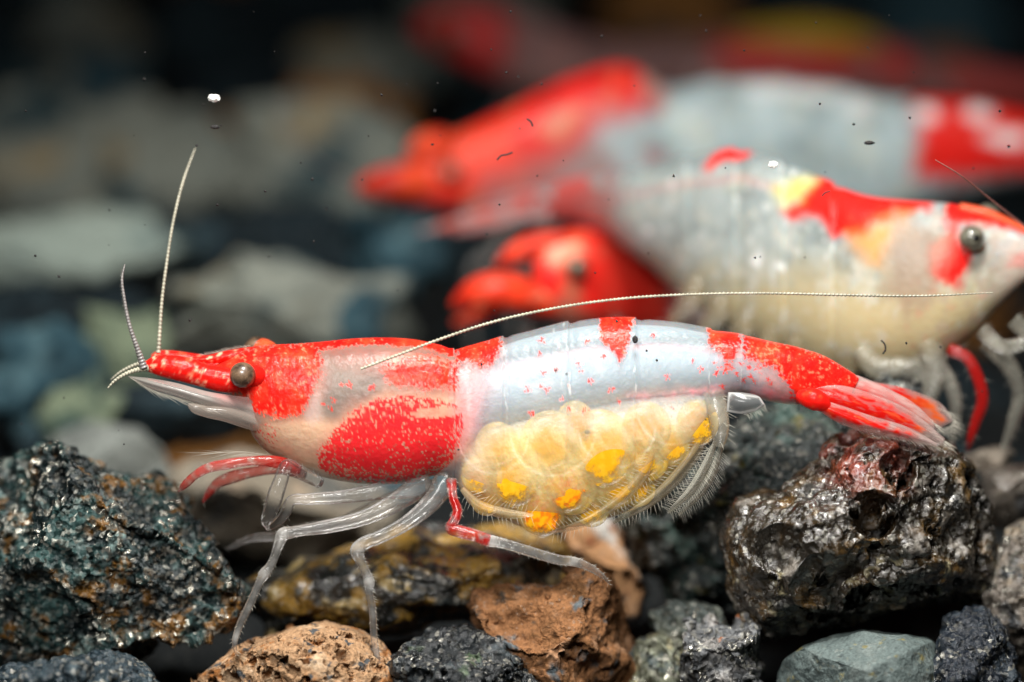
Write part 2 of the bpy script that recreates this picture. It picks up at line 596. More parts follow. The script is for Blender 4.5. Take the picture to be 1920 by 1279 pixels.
def mixcol(v, seed, spec):
    """spec: list of (colour, frequency, low, high); first entry is the base colour"""
    col = np.tile(np.array(spec[0], float), (len(v), 1))
    for k, (c, fr, lo, hi) in enumerate(spec[1:]):
        w = sstep(lo, hi, fbm(v * fr, 4, seed + 5 * k, 0.6))[:, None]
        col = col * (1 - w) + np.array(c, float) * w
    return col


M['rock_dark'] = rock_mat('dark_crystalline_stone', (0.2, 0.45), 0.8, 6.5, 0.00010, 6.0, 0.26, 0.5)
M['rock_glassy'] = rock_mat('glassy_slag_stone', (0.10, 0.32), 0.4, 7.0, 0.00012, 3.2, 0.12, 0.9, 0.5)
M['rock_black'] = rock_mat('black_glossy_stone', (0.10, 0.35), 0.5, 7.0, 0.00016, 4.0, 0.14, 0.6)
M['rock_matt'] = rock_mat('matt_stone', (0.6, 0.9), 0.15, 12.0, 0.00012, 8.0, 0.04, 0.2)
M['rock_smooth'] = rock_mat('smooth_pebble_stone', (0.5, 0.75), 0.15, 10.0, 0.00006, 9.0, 0.06, 0.4)

make_ground()


def stone(name, label, outline, d0, thick, level, seed, amps, cols, mat, group=None, facets=3, q=2.4, holes=(), lean=0.0, post=None):
    v, f, px = blob(outline, d0, thick, level, seed, q, facets, lean)
    v = roughen(v, f, seed, [a for a in amps if abs(a[1]) >= 0.2])
    for h in holes:
        v = hole(v, f, px, *h)
    v = roughen(v, f, seed + 50, [a for a in amps if abs(a[1]) < 0.2])
    c = mixcol(v, seed, cols)
    if post:
        c = post(c, px, v)
    o = build(name, v, f, M[mat], cols=c)
    return tag(o, label, 'stone', group)


DARKS = [(0.008, 0.015, 0.016), ((0.03, 0.07, 0.066), 0.5, -0.08, 0.3), ((0.15, 0.07, 0.012), 0.8, 0.08, 0.3), ((0.13, 0.19, 0.18), 0.7, 0.2, 0.4)]

stone('dark_stone', 'large angular dark crystalline stone that the red claw touches',
      [(-70, 880), (0, 846), (40, 838), (100, 832), (145, 836), (180, 858), (215, 882), (255, 892), (292, 888), (325, 910), (345, 945),
       (372, 978), (402, 1012), (432, 1062), (456, 1106), (452, 1150), (432, 1192), (385, 1205), (340, 1220), (300, 1200), (262, 1212),
       (220, 1228), (170, 1235), (110, 1262), (0, 1290), (-80, 1260), (-120, 1080)],
      3.6, 4.4, 7, 3, [('fbm', -0.75, 0.28), ('ridge', -0.35, 0.55), ('pit', -0.35, 0.5, 0.42, 0.55), ('lump', -0.28, 1.2), ('pit', 0.3, 0.7, 0.35, 0.45), ('crystal', 0.1, 3.0), ('fbm', 0.09, 3.5),
                       ('pit', 0.12, 2.2, 0.4, 0.5)], DARKS, 'rock_dark', facets=7)


def red_top(c, px, v):
    w = sstep(110, 30, np.hypot((px[:, 0] - 1630) / 1.2, px[:, 1] - 850)) * sstep(-0.35, 0.2, fbm(v * 0.9, 3, 77))
    c = c * (1 - 0.8 * w[:, None]) + 0.8 * w[:, None] * np.array([0.20, 0.03, 0.012])
    w = sstep(0.25, 0.4, fbm(v * 1.3, 3, 91)) * sstep(1040, 1060, px[:, 1])
    return c * (1 - w[:, None]) + w[:, None] * np.array([0.28, 0.24, 0.14])


stone('slag_stone', 'big glossy dark pitted stone with red top under the tail fan',
      [(1368, 1000), (1385, 955), (1420, 938), (1465, 926), (1500, 897), (1555, 880), (1568, 842), (1610, 816), (1680, 806), (1740, 822),
       (1775, 850), (1792, 872), (1817, 884), (1845, 927), (1852, 975), (1872, 1022), (1890, 1062), (1880, 1102), (1850, 1130), (1780, 1140),
       (1700, 1150), (1600, 1156), (1500, 1165), (1420, 1172), (1388, 1112), (1366, 1045)],
      3.0, 3.6, 7, 8, [('fbm', 0.7, 0.3), ('ridge', 0.4, 0.5), ('pit', 0.85, 0.40, 0.52, 0.65), ('pit', 0.35, 0.85, 0.5, 0.6), ('lump', 0.16, 1.3), ('pit', 0.12, 2.2, 0.4, 0.5),
                       ('lump', 0.07, 3.2), ('fbm', 0.04, 3.0)],
      [(0.018, 0.013, 0.007), ((0.11, 0.062, 0.018), 0.7, -0.05, 0.35), ((0.19, 0.17, 0.145), 1.0, 0.14, 0.4), ((0.02, 0.02, 0.018), 0.5, 0.1, 0.4)],
      'rock_glassy', facets=3, holes=[(1640, 965, 46, 2.2), (1685, 878, 38, 1.0), (1560, 1100, 70, 1.2), (1470, 1030, 45, 0.8)], post=red_top)

stone('brown_stone', 'brown angular stone on which the red walking leg rests',
      [(876, 1135), (888, 1110), (930, 1100), (975, 1104), (1010, 1091), (1060, 1083), (1100, 1078), (1140, 1088), (1162, 1130), (1182, 1180),
       (1212, 1232), (1240, 1300), (1200, 1350), (1060, 1350), (960, 1300), (912, 1240), (882, 1185)],
      3.5, 3.3, 6, 21, [('fbm', -0.5, 0.4), ('layer', -0.4, 1.0, (0.55, 0.2, 0.85)), ('ridge', -0.25, 0.8), ('pit', 0.5, 0.6, 0.36, 0.5), ('pit', 0.18, 1.6, 0.36, 0.4), ('fbm', 0.12, 1.8), ('ridge', 0.05, 3.5)],
      [(0.26, 0.12, 0.05), ((0.12, 0.055, 0.02), 0.7, 0.0, 0.35), ((0.36, 0.2, 0.11), 0.9, 0.1, 0.4), ((0.1, 0.12, 0.13), 0.8, 0.18, 0.36), ((0.05, 0.04, 0.03), 1.4, 0.25, 0.45)],
      'rock_matt', facets=3)

stone('porous_stone', 'tan sponge-like porous stone under two clear walking legs',
      [(345, 1300), (395, 1252), (440, 1216), (480, 1192), (540, 1176), (610, 1167), (670, 1180), (712, 1210), (742, 1252), (765, 1300),
       (720, 1380), (560, 1410), (400, 1380)],
      2.2, 3.4, 7, 33, [('fbm', 0.4, 0.4), ('pit', 0.5, 1.15, 0.5, 0.6), ('pit', 0.34, 1.9, 0.58, 0.85), ('pit', 0.19, 3.0, 0.58, 0.8), ('fbm', 0.06, 3.0)],
      [(0.40, 0.24, 0.13), ((0.5, 0.35, 0.22), 0.8, 0.0, 0.4), ((0.30, 0.12, 0.035), 1.3, 0.08, 0.35), ((0.07, 0.075, 0.08), 1.7, 0.22, 0.38)], 'rock_matt', facets=1, q=2.1)

stone('grey_pebble', 'smooth grey-green pebble below the glossy pitted stone',
      [(1448, 1290), (1464, 1240), (1510, 1210), (1560, 1192), (1620, 1182), (1700, 1186), (1745, 1202), (1762, 1242), (1766, 1300),
       (1700, 1390), (1560, 1400), (1460, 1360)],
      1.6, 3.0, 6, 40, [('fbm', 0.3, 0.35), ('fbm', 0.08, 1.4), ('pit', 0.04, 2.4, 0.4, 0.6), ('fbm', 0.03, 4)],
      [(0.10, 0.13, 0.125), ((0.15, 0.18, 0.17), 0.7, 0.0, 0.4), ((0.2, 0.18, 0.08), 1.8, 0.22, 0.42), ((0.06, 0.08, 0.08), 2.6, 0.2, 0.5)], 'rock_smooth', facets=3)

stone('grey_stone', 'small pitted ash-grey stone with an orange spot',
      [(1264, 1270), (1278, 1205), (1290, 1162), (1330, 1146), (1362, 1166), (1396, 1142), (1420, 1180), (1432, 1250), (1442, 1310), (1360, 1360), (1275, 1330)],
      2.2, 2.2, 6, 47, [('fbm', -0.45, 0.6), ('ridge', -0.3, 0.9), ('pit', 0.25, 1.3, 0.4, 0.5), ('lump', -0.15, 2.2), ('fbm', 0.08, 3)],
      [(0.10, 0.105, 0.11), ((0.2, 0.19, 0.18), 0.9, 0.0, 0.35), ((0.02, 0.022, 0.025), 1.2, 0.1, 0.35), ((0.36, 0.13, 0.05), 0.7, 0.28, 0.4)], 'rock_dark', facets=3)

stone('dark_stone', 'dark green-black crystalline stone behind the rear swimming legs',
      [(1165, 975), (1240, 925), (1300, 890), (1355, 830), (1430, 785), (1500, 755), (1575, 780), (1625, 840), (1650, 910), (1620, 980),
       (1560, 1040), (1440, 1130), (1290, 1135), (1200, 1070)],
      8.0, 4.0, 6, 52, [('fbm', 0.8, 0.3), ('ridge', 0.4, 0.5), ('lump', 0.35, 0.9), ('layer', 0.25, 1.2, (-0.5, 0.1, 0.85)), ('crystal', 0.12, 2.4)],
      [(0.018, 0.026, 0.026), ((0.07, 0.12, 0.105), 0.7, 0.02, 0.35), ((0.13, 0.11, 0.02), 0.8, 0.18, 0.4)], 'rock_black', facets=4)

stone('layered_stone', 'yellow and black layered stone lying under the belly of the red shrimp',
      [(455, 1120), (500, 1075), (590, 1042), (680, 1008), (770, 982), (900, 968), (1030, 985), (1075, 1040), (1060, 1090), (960, 1140),
       (880, 1165), (760, 1185), (640, 1200), (500, 1195)],
      7.0, 3.6, 6, 58, [('fbm', 0.7, 0.3), ('layer', 0.55, 0.9, (0.15, 0.1, 0.95)), ('lump', 0.3, 0.8), ('fbm', 0.14, 1.6)],
      [(0.02, 0.022, 0.02), ((0.36, 0.21, 0.04), 0.42, -0.05, 0.14), ((0.04, 0.055, 0.06), 0.8, 0.1, 0.35), ((0.45, 0.33, 0.13), 0.9, 0.2, 0.4)], 'rock_glassy', facets=3)

stone('pale_stone', 'pale beige pebble behind the red claws',
      [(310, 900), (350, 862), (440, 850), (560, 865), (700, 900), (760, 960), (720, 1030), (600, 1050), (480, 1060), (380, 1030), (320, 970)],
      17.0, 5.0, 5, 62, [('fbm', 0.8, 0.3), ('pit', 0.5, 0.5, 0.45, 0.5), ('lump', 0.4, 0.5)],
      [(0.30, 0.26, 0.20), ((0.12, 0.12, 0.11), 0.4, 0.0, 0.35), ((0.42, 0.33, 0.24), 0.6, 0.15, 0.4), ((0.07, 0.05, 0.04), 0.5, 0.25, 0.4)], 'rock_matt')

stone('orange_pebble', 'orange and white pebble between the brown stone and the dark stone',
      [(1050, 1000), (1075, 965), (1130, 960), (1170, 1000), (1195, 1060), (1215, 1110), (1190, 1160), (1120, 1150), (1085, 1090)],
      9.5, 2.2, 5, 66, [('fbm', 0.5, 0.5), ('lump', 0.3, 1.0), ('pit', 0.25, 1.0, 0.4, 0.4)],
      [(0.5, 0.27, 0.13), ((0.62, 0.6, 0.56), 0.6, 0.05, 0.25), ((0.42, 0.1, 0.04), 0.7, 0.15, 0.35), ((0.1, 0.1, 0.1), 0.9, 0.3, 0.45)], 'rock_matt')

stone('black_stone', 'shiny black stone between the porous stone and the brown stone',
      [(735, 1260), (770, 1215), (830, 1190), (900, 1200), (950, 1225), (985, 1260), (1010, 1320), (930, 1370), (790, 1370)],
      1.6, 2.6, 6, 70, [('fbm', 0.6, 0.5), ('ridge', 0.35, 0.8), ('lump', 0.3, 1.3), ('crystal', 0.15, 2.4)],
      [(0.010, 0.013, 0.015), ((0.035, 0.045, 0.05), 0.8, 0.1, 0.4), ((0.06, 0.09, 0.05), 0.6, 0.28, 0.45)], 'rock_black', facets=4)

stone('blue_black_stone', 'blue-black stone in the shade below the large angular stone',
      [(-60, 1290), (20, 1262), (100, 1252), (180, 1240), (240, 1246), (275, 1268), (300, 1310), (200, 1390), (0, 1390)],
      0.2, 3.0, 6, 74, [('fbm', 0.5, 0.5), ('ridge', 0.3, 0.9), ('lump', 0.25, 1.4), ('crystal', 0.12, 2.6)],
      [(0.02, 0.035, 0.045), ((0.08, 0.12, 0.14), 0.9, 0.05, 0.4)], 'rock_black', facets=3)

stone('ribbed_stone', 'ribbed tan and grey stone beside the glossy pitted stone',
      [(1835, 1120), (1870, 1050), (1890, 990), (1930, 965), (2000, 970), (2040, 1100), (2020, 1290), (1930, 1330), (1850, 1290), (1830, 1200)],
      5.0, 3.0, 6, 79, [('fbm', 0.4, 0.5), ('lump', 0.3, 1.1), ('pit', 0.2, 1.5, 0.5, 0.7), ('lump', 0.15, 2.4), ('fbm', 0.06, 3)],
      [(0.13, 0.11, 0.09), ((0.24, 0.19, 0.13), 0.8, 0.0, 0.35), ((0.05, 0.055, 0.06), 0.7, 0.1, 0.35)], 'rock_dark')

stone('blue_black_stone', 'blue-black rough stone between the smooth pebble and the ribbed stone',
      [(1755, 1290), (1765, 1220), (1775, 1165), (1810, 1140), (1850, 1150), (1885, 1200), (1910, 1270), (1940, 1340), (1840, 1380), (1765, 1350)],
      1.8, 2.4, 6, 83, [('fbm', 0.5, 0.5), ('lump', 0.3, 1.2), ('ridge', 0.2, 1.0), ('crystal', 0.14, 2.6), ('lump', 0.1, 3)],
      [(0.012, 0.017, 0.025), ((0.04, 0.055, 0.07), 0.9, 0.05, 0.4)], 'rock_black', facets=2)

stone('mottled_pebble', 'small mottled green-grey pebble in the gap behind the ash-grey stone',
      [(1222, 1150), (1250, 1128), (1300, 1130), (1345, 1150), (1360, 1185), (1320, 1210), (1260, 1205), (1230, 1180)],
      4.6, 1.5, 5, 87, [('fbm', 0.4, 0.7), ('lump', 0.2, 1.5), ('fbm', 0.08, 2.5)],
      [(0.10, 0.12, 0.11), ((0.22, 0.24, 0.2), 0.9, 0.0, 0.3), ((0.03, 0.04, 0.045), 1.0, 0.12, 0.35)], 'rock_dark')

stone('yellow_green_pebble', 'yellowish green rough pebble between the brown stone and the ash-grey stone',
      [(1170, 1240), (1195, 1195), (1240, 1185), (1280, 1205), (1290, 1260), (1280, 1330), (1210, 1340), (1175, 1300)],
      4.2, 1.8, 5, 90, [('fbm', 0.4, 0.7), ('lump', 0.35, 1.3), ('pit', 0.2, 1.6, 0.4, 0.5)],
      [(0.16, 0.17, 0.12), ((0.28, 0.25, 0.14), 0.8, 0.0, 0.3), ((0.06, 0.08, 0.08), 0.9, 0.12, 0.35)], 'rock_dark')

stone('pale_chip', 'pale flat chip of stone under the feet of the second shrimp',
      [(1800, 862), (1835, 848), (1875, 842), (1905, 850), (1890, 870), (1840, 880), (1805, 878)],
      9.0, 0.9, 5, 93, [('fbm', 0.25, 0.8), ('fbm', 0.08, 2)], [(0.42, 0.36, 0.29), ((0.2, 0.2, 0.19), 0.9, 0.1, 0.4)], 'rock_smooth')
stone('bronze_pebble', 'rounded bronze-grey pebble beside the top of the glossy pitted stone',
      [(1830, 880), (1870, 868), (1930, 875), (1990, 900), (1990, 970), (1930, 1000), (1870, 990), (1835, 940)],
      9.0, 2.4, 5, 95, [('fbm', 0.35, 0.5), ('pit', 0.2, 0.9, 0.4, 0.5), ('fbm', 0.08, 2)], [(0.14, 0.12, 0.10), ((0.32, 0.27, 0.21), 0.6, 0.1, 0.35), ((0.06, 0.06, 0.06), 0.8, 0.15, 0.4)], 'rock_glassy')
stone('speckled_pebble', 'white and black speckled pebble behind the tail fan',
      [(1632, 722), (1655, 706), (1700, 703), (1730, 716), (1734, 750), (1720, 785), (1670, 800), (1635, 770)],
      6.0, 1.4, 6, 97, [('fbm', 0.35, 0.8), ('lump', 0.2, 1.8), ('crystal', 0.1, 3)], [(0.025, 0.03, 0.03), ((0.35, 0.4, 0.37), 0.8, 0.02, 0.25)], 'rock_dark')
stone('pale_stone', 'pale grey stone just behind the large angular dark stone',
      [(70, 850), (110, 812), (180, 797), (250, 805), (310, 840), (330, 900), (250, 930), (120, 920), (70, 890)],
      18.0, 4.0, 5, 99, [('fbm', 0.6, 0.3), ('lump', 0.3, 0.6)], [(0.24, 0.26, 0.24), ((0.12, 0.13, 0.13), 0.4, 0.1, 0.4)], 'rock_matt')

# stones heaped up the slope behind: px, py, half width px, half height px, depth mm, colour index, label
HEAP_COL = {
    'grey': [(0.26, 0.28, 0.24), ((0.035, 0.075, 0.09), 0.25, 0.0, 0.25), ((0.36, 0.27, 0.14), 0.3, 0.12, 0.35)],
    'pale': [(0.42, 0.50, 0.44), ((0.12, 0.2, 0.21), 0.3, 0.05, 0.35)],
    'teal': [(0.035, 0.085, 0.11), ((0.10, 0.19, 0.22), 0.35, 0.1, 0.35), ((0.01, 0.03, 0.042), 0.4, 0.1, 0.4)],
    'brown': [(0.34, 0.15, 0.04), ((0.05, 0.032, 0.018), 0.3, 0.0, 0.35)],
    'dark': [(0.012, 0.022, 0.028), ((0.035, 0.065, 0.08), 0.35, 0.05, 0.35)],
    'green': [(0.22, 0.27, 0.18), ((0.05, 0.09, 0.075), 0.35, 0.05, 0.35)],
}


def heap_stone(px, py, rx, ry, d, kind, label, seed, group=None, level=4):
    rng = np.random.default_rng(seed)
    a = np.linspace(0, 2 * math.pi, 14, endpoint=False)
    k = 1 + 0.16 * rng.normal(size=14)
    e = 0.8
    ca, sa = np.sign(np.cos(a)) * np.abs(np.cos(a)) ** e, np.sign(np.sin(a)) * np.abs(np.sin(a)) ** e
    out = np.stack([px + rx * ca * k, py + ry * sa * k], 1)
    th = 0.5 * (rx + ry) * K * rng.uniform(0.7, 1.0)
    return stone(kind + '_heap_stone', label, out, d, th, level, seed, [('fbm', 0.22 * th, 0.9 / th), ('lump', 0.21 * max(th, 1) , 1.3 / th), ('fbm', 0.09 * th, 2.5 / th)],
                 HEAP_COL[kind], 'rock_matt', group, facets=3)


HEAP = [
    # px, py, rx, ry, d, kind, label
    (120, 300, 190, 110, 46, 'grey', 'broad grey stone high on the gravel slope under the small teal stone'),
    (330, 330, 120, 100, 44, 'grey', 'rounded grey stone behind the tall upright antenna'),
    (130, 470, 180, 55, 34, 'pale', 'long pale grey-green stone low on the slope behind the short antenna'),
    (205, 150, 60, 52, 55, 'teal', 'small teal stone on top of the heap above the broad grey stone'),
    (80, 180, 90, 55, 58, 'grey', 'dim grey stone beside the small teal stone on top of the heap'),
    (660, 225, 100, 55, 50, 'brown', 'orange-brown stone on the slope behind the tip of the red and white shrimp'),
    (470, 300, 75, 70, 48, 'brown', 'dark brown stone between the two grey stones of the slope'),
    (610, 330, 150, 95, 42, 'grey', 'large grey stone in front of the orange-brown stone'),
    (520, 590, 170, 75, 27, 'grey', 'wide brownish grey stone behind the head of the red shrimp'),
    (740, 470, 85, 75, 30, 'teal', 'bluish stone beside the small red shrimp head'),
    (668, 590, 48, 48, 26, 'teal', 'small bluish pebble above the back of the red shrimp'),
    (80, 720, 110, 85, 24, 'teal', 'dark teal stone just above the large angular dark stone'),
    (235, 650, 75, 60, 25, 'green', 'pale green stone behind the nose of the red shrimp'),
    (330, 770, 130, 60, 22, 'dark', 'dark bluish stone below the snout of the red shrimp'),
    (120, 610, 140, 60, 29, 'dark', 'dark stone under the long pale grey-green stone'),
    (400, 470, 110, 60, 36, 'dark', 'dark stone behind the middle of the tall upright antenna'),
    (560, 470, 120, 60, 36, 'dark', 'black stone between the bluish stone and the tall antenna'),
    (150, 790, 60, 60, 21, 'green', 'narrow greenish stone above the large angular dark stone'),
]
for i, h in enumerate(HEAP):
    heap_stone(h[0], h[1], h[2] * 1.22, h[3] * 1.25, *h[4:], seed=200 + i, level=5)

rng = np.random.default_rng(12)
cnt = 0
for d in np.arange(14, 76, 7.5):
    for px in np.arange(-140, 2080, 270):
        x = px + rng.uniform(-70, 70)
        y = slope_py(d) + rng.uniform(-20, 45) + 25
        r = rng.uniform(95, 150) * (1.0 if d > 20 else 0.8)
        if d < 20 and 300 < x < 1500 and y > 1000:
            continue
        kind = rng.choice(['dark', 'grey', 'teal', 'brown', 'dark', 'dark'])
        heap_stone(x, y, r * rng.uniform(0.9, 1.3), r * rng.uniform(0.65, 0.95), d + 3, kind,
                   {'dark': 'blackish stone of the gravel bed behind the shrimps', 'grey': 'dull grey stone of the gravel bed behind the shrimps',
                    'teal': 'grey-teal stone of the gravel bed behind the shrimps', 'brown': 'brownish stone of the gravel bed behind the shrimps'}[kind],
                   400 + cnt, {'dark': 'blackish gravel bed stones', 'grey': 'dull grey gravel bed stones', 'teal': 'grey-teal gravel bed stones', 'brown': 'brownish gravel bed stones'}[kind], level=4)
        cnt += 1

# ------------------------------------------------------------------ shrimps: shared builders
RED = np.array([0.80, 0.012, 0.008])
ORANGE_RED = np.array([0.90, 0.10, 0.035])
FLECK = np.array([1.0, 0.42, 0.27])
SHELL = np.array([0.66, 0.72, 0.76])


def body_geo(st, n, m, ex=0.85, seg=(), seg_amp=0.02):
    """st rows: top px,py, bottom px,py, half width px, depth mm. One closed tube; returns verts, faces, pixel coords, arc param"""
    st = np.asarray(st, float)
    mid = (st[:, :2] + st[:, 2:4]) / 2
    C = crom(np.hstack([mid, (st[:, :2] - st[:, 2:4]) / 2, st[:, 4:5], st[:, 5:6]]), n)
    a = np.linspace(0, 2 * math.pi, m, endpoint=False)
    ca = np.sign(np.cos(a)) * np.abs(np.cos(a)) ** ex
    sa = np.sign(np.sin(a)) * np.abs(np.sin(a)) ** ex
    k = np.ones(n)
    for x, w in seg:
        dx = (C[:, 0] - x) / w
        k += seg_amp * np.where((dx > -1) & (dx < 0), 1 + dx, 0) - 0.6 * seg_amp * np.exp(-((dx - 0.12) / 0.1) ** 2)
    px = C[:, None, 0] + C[:, None, 2] * ca * k[:, None]
    py = C[:, None, 1] + C[:, None, 3] * ca * k[:, None]
    dd = C[:, None, 5] - C[:, None, 4] * K * sa * k[:, None]
    px, py, dd = px.ravel(), py.ravel(), dd.ravel()
    V = W(px, py, dd)
    F = grid_faces(n, m, True)
    V = np.vstack([V, V[:m].mean(0), V[-m:].mean(0)])
    px = np.concatenate([px, [C[0, 0], C[-1, 0]]])
    py = np.concatenate([py, [C[0, 1], C[-1, 1]]])
    c0, c1 = n * m, n * m + 1
    j = np.arange(m)
    caps = np.vstack([np.stack([np.full(m, c0), j, (j + 1) % m, (j + 1) % m], 1)[:, [0, 1, 2, 2]],
                      np.stack([np.full(m, c1), (n - 1) * m + (j + 1) % m, (n - 1) * m + j, (n - 1) * m + j], 1)])
    return V, F, caps, np.stack([px, py], 1), C


def build_body(name, geo, mat, root, cols):
    V, F, caps, px, C = geo
    f3 = np.vstack([F[:, [0, 1, 2]], F[:, [0, 2, 3]], caps[:, :3]])
    return build(name, V, f3, mat, root, cols=cols)


def n2(px, scale, seed, octs=4, gain=0.5):
    p = np.stack([px[:, 0] / scale, px[:, 1] / scale, np.full(len(px), seed * 3.7)], 1)
    return fbm(p, octs, seed, gain)


def w2(px, scale, seed):
    p = np.stack([px[:, 0] / scale, px[:, 1] / scale, np.full(len(px), seed * 1.3 + 0.5)], 1)
    return worley(p, seed)


def patch(px, poly, soft, rag, scale, seed):
    return sstep(-soft, soft, poly_sd(px, poly) + rag * n2(px, scale, seed, 4, 0.6))


def lay(col, w, c):
    w = np.clip(w, 0, 1)[:, None]
    return col * (1 - w) + np.asarray(c) * w


def leg_obj(root, name, pts, n=60, m=10, tint=(0.88, 0.87, 0.83), alpha=0.3, red=None, seed=0, setae=0, flat=1.0, seta_len=9, mat='leg', joints=()):
    V, F, pc = px_tube(pts, n, m, flat=flat)
    c = np.zeros((len(V), 4))
    c[:, :3] = tint
    c[:, 3] = alpha * (0.75 + 0.7 * sstep(-0.2, 0.4, n2(V[:, [0, 2]] / K, 22, seed + 3, 4, 0.6)))
    for jx, jy in joints:
        c[:, 3] += 0.45 * np.exp(-(np.hypot(pc[:, 0] - jx, pc[:, 1] - jy) / 9) ** 2)
    if red is not None:
        w = red(pc) if callable(red) else np.full(len(pc), float(red))
        w = sstep(0.45, 0.6, w + 0.35 * n2(V[:, [0, 2]] / K, 14, seed, 3))
        c[:, :3] = lay(c[:, :3], w, RED)
        c[:, 3] = np.maximum(c[:, 3], 0.9 * w)
    o = build(name, V, F, M[mat], root, cols=c)
    if setae:
        rg = np.random.default_rng(seed)
        C = crom(pts, setae)
        P = W(C[:, 0], C[:, 1], C[:, 2])
        T, N, B = frames(P)
        s = rg.choice([-1, 1], setae)
        ang = rg.normal(0, 0.5, setae)
        dr = N * (s * np.cos(ang))[:, None] + B * np.sin(ang)[:, None]
        V, F = hairs(P + dr * (C[:, 3:4] * K * 0.85), dr + 0.7 * T, seta_len * K * rg.uniform(0.5, 1.2, setae), 0.5 * K)
        h = build('setae', V, F, M['seta'], o, origin=root['_o'])
        h['kind'] = 'stuff'
    return o


def sheet(pts_a, pts_b, nu, nv, bulge, thick=0.03):
    """thin closed blade between two pixel curves (rows px, py, d); bulges towards the photograph's side"""
    A, B = crom(pts_a, nu), crom(pts_b, nu)
    t = np.linspace(0, 1, nv)[None, :, None]
    G = A[:, None] * (1 - t) + B[:, None] * t
    bl = bulge * np.sin(np.linspace(0, math.pi, nv))[None, :] * np.sin(np.linspace(0.15, math.pi - 0.1, nu))[:, None]
    Pf = W(G[..., 0], G[..., 1], G[..., 2] - bl - thick / 2).reshape(-1, 3)
    Pb = W(G[..., 0], G[..., 1], G[..., 2] - bl + thick / 2).reshape(-1, 3)
    f = grid_faces(nu, nv, False)
    n = nu * nv
    rim = np.concatenate([np.arange(nv), np.arange(1, nu) * nv + nv - 1, (nu - 1) * nv + np.arange(nv - 2, -1, -1), np.arange(nu - 2, 0, -1) * nv])
    r2 = np.roll(rim, -1)
    F = np.vstack([f, f[:, ::-1] + n, np.stack([rim, r2, r2 + n, rim + n], 1)])
    px = np.vstack([G[..., :2].reshape(-1, 2)] * 2)
    return np.vstack([Pf, Pb]), F, px


def fringe(pts, count, direction, length, seed=0, r=0.45, jitter=0.25, bend=None):
    """row of setae along a pixel curve"""
    rg = np.random.default_rng(seed)
    C = crom(pts, count)
    P = W(C[:, 0], C[:, 1], C[:, 2])
    dv = np.array(direction, float)
    d3 = dv[0] * RIGHT - dv[1] * UP + (dv[2] if len(dv) > 2 else 0) * DIR
    dr = d3 + jitter * rg.normal(size=(count, 3))
    b = None if bend is None else (bend[0] * RIGHT - bend[1] * UP)
    return hairs(P, dr, length * K * rg.uniform(0.65, 1.1, count), r * K, bend=b)


def ball(px, py, d, r, sx=1, sy=1, sz=1, level=4):
    v, f = ico(level)
    c = W(px, py, d)
    R = r * K * (D + d) / D
    return c + R * (v[:, :1] * sx * RIGHT + v[:, 1:2] * sy * UP + v[:, 2:3] * sz * DIR), f, v


# ------------------------------------------------------------------ the red and white shrimp in focus
hero = thing('shrimp', 'sharp red and white shrimp carrying yellow eggs, standing on the stones', 'shrimp', W(720, 1180, 1.5))
HD = 1.3
HST = [(388, 697, 392, 716, 10, HD), (412, 680, 414, 732, 24, HD), (440, 664, 442, 748, 38, HD), (458, 655, 460, 772, 50, HD), (474, 650, 470, 808, 60, HD),
       (500, 647, 490, 838, 68, HD), (540, 645, 535, 866, 76, HD), (600, 641, 600, 893, 84, HD), (660, 635, 660, 905, 90, HD), (720, 633, 720, 908, 92, HD),
       (780, 637, 780, 904, 92, HD), (826, 647, 822, 892, 90, HD), (850, 655, 852, 872, 87, HD), (880, 648, 882, 842, 85, HD), (930, 636, 930, 815, 83, HD),
       (990, 621, 990, 797, 82, HD), (1060, 606, 1060, 783, 80, HD), (1122, 597, 1125, 769, 78, HD), (1190, 598, 1190, 755, 76, HD), (1260, 603, 1260, 747, 72, HD),
       (1325, 616, 1328, 740, 66, HD), (1390, 627, 1384, 741, 58, HD), (1440, 639, 1428, 750, 52, HD), (1500, 652, 1478, 758, 46, HD), (1545, 667, 1512, 758, 40, HD),
       (1588, 692, 1556, 754, 30, HD), (1612, 708, 1594, 746, 18, HD)]
HST_OLD = HST
HST = [t for t in HST_OLD if t[0] <= 830] + [(850, 655, 850, 898, 87, HD), (880, 648, 876, 940, 86, HD), (930, 636, 926, 966, 85, HD), (990, 621, 986, 990, 85, HD), (1060, 606, 1052, 993, 84, HD), (1122, 597, 1120, 978, 82, HD),
      (1190, 598, 1186, 950, 79, HD), (1260, 603, 1250, 904, 74, HD), (1308, 612, 1298, 856, 69, HD), (1345, 620, 1336, 802, 64, HD), (1372, 624, 1366, 756, 60, HD)] + [t for t in HST_OLD if t[0] > 1380]
SEGS = [(852, 12), (942, 60), (1062, 70), (1190, 80), (1328, 80), (1392, 60)]
geo = body_geo(HST, 620, 240, 0.86, SEGS, 0.020)
hp = geo[3]
col = np.tile(SHELL, (len(hp), 1))
alpha = np.full(len(hp), 0.20)
x, y = hp[:, 0], hp[:, 1]
topline = np.interp(x, [s[0] for s in HST], [s[1] for s in HST])
botline = np.interp(x, [s[2] for s in HST], [s[3] for s in HST])
fn = n2(hp, 9, 3, 3, 0.6)
cw = sstep(880, 840, x)
col = lay(col, cw, (0.66, 0.46, 0.37)); alpha = alpha + 0.12 * cw
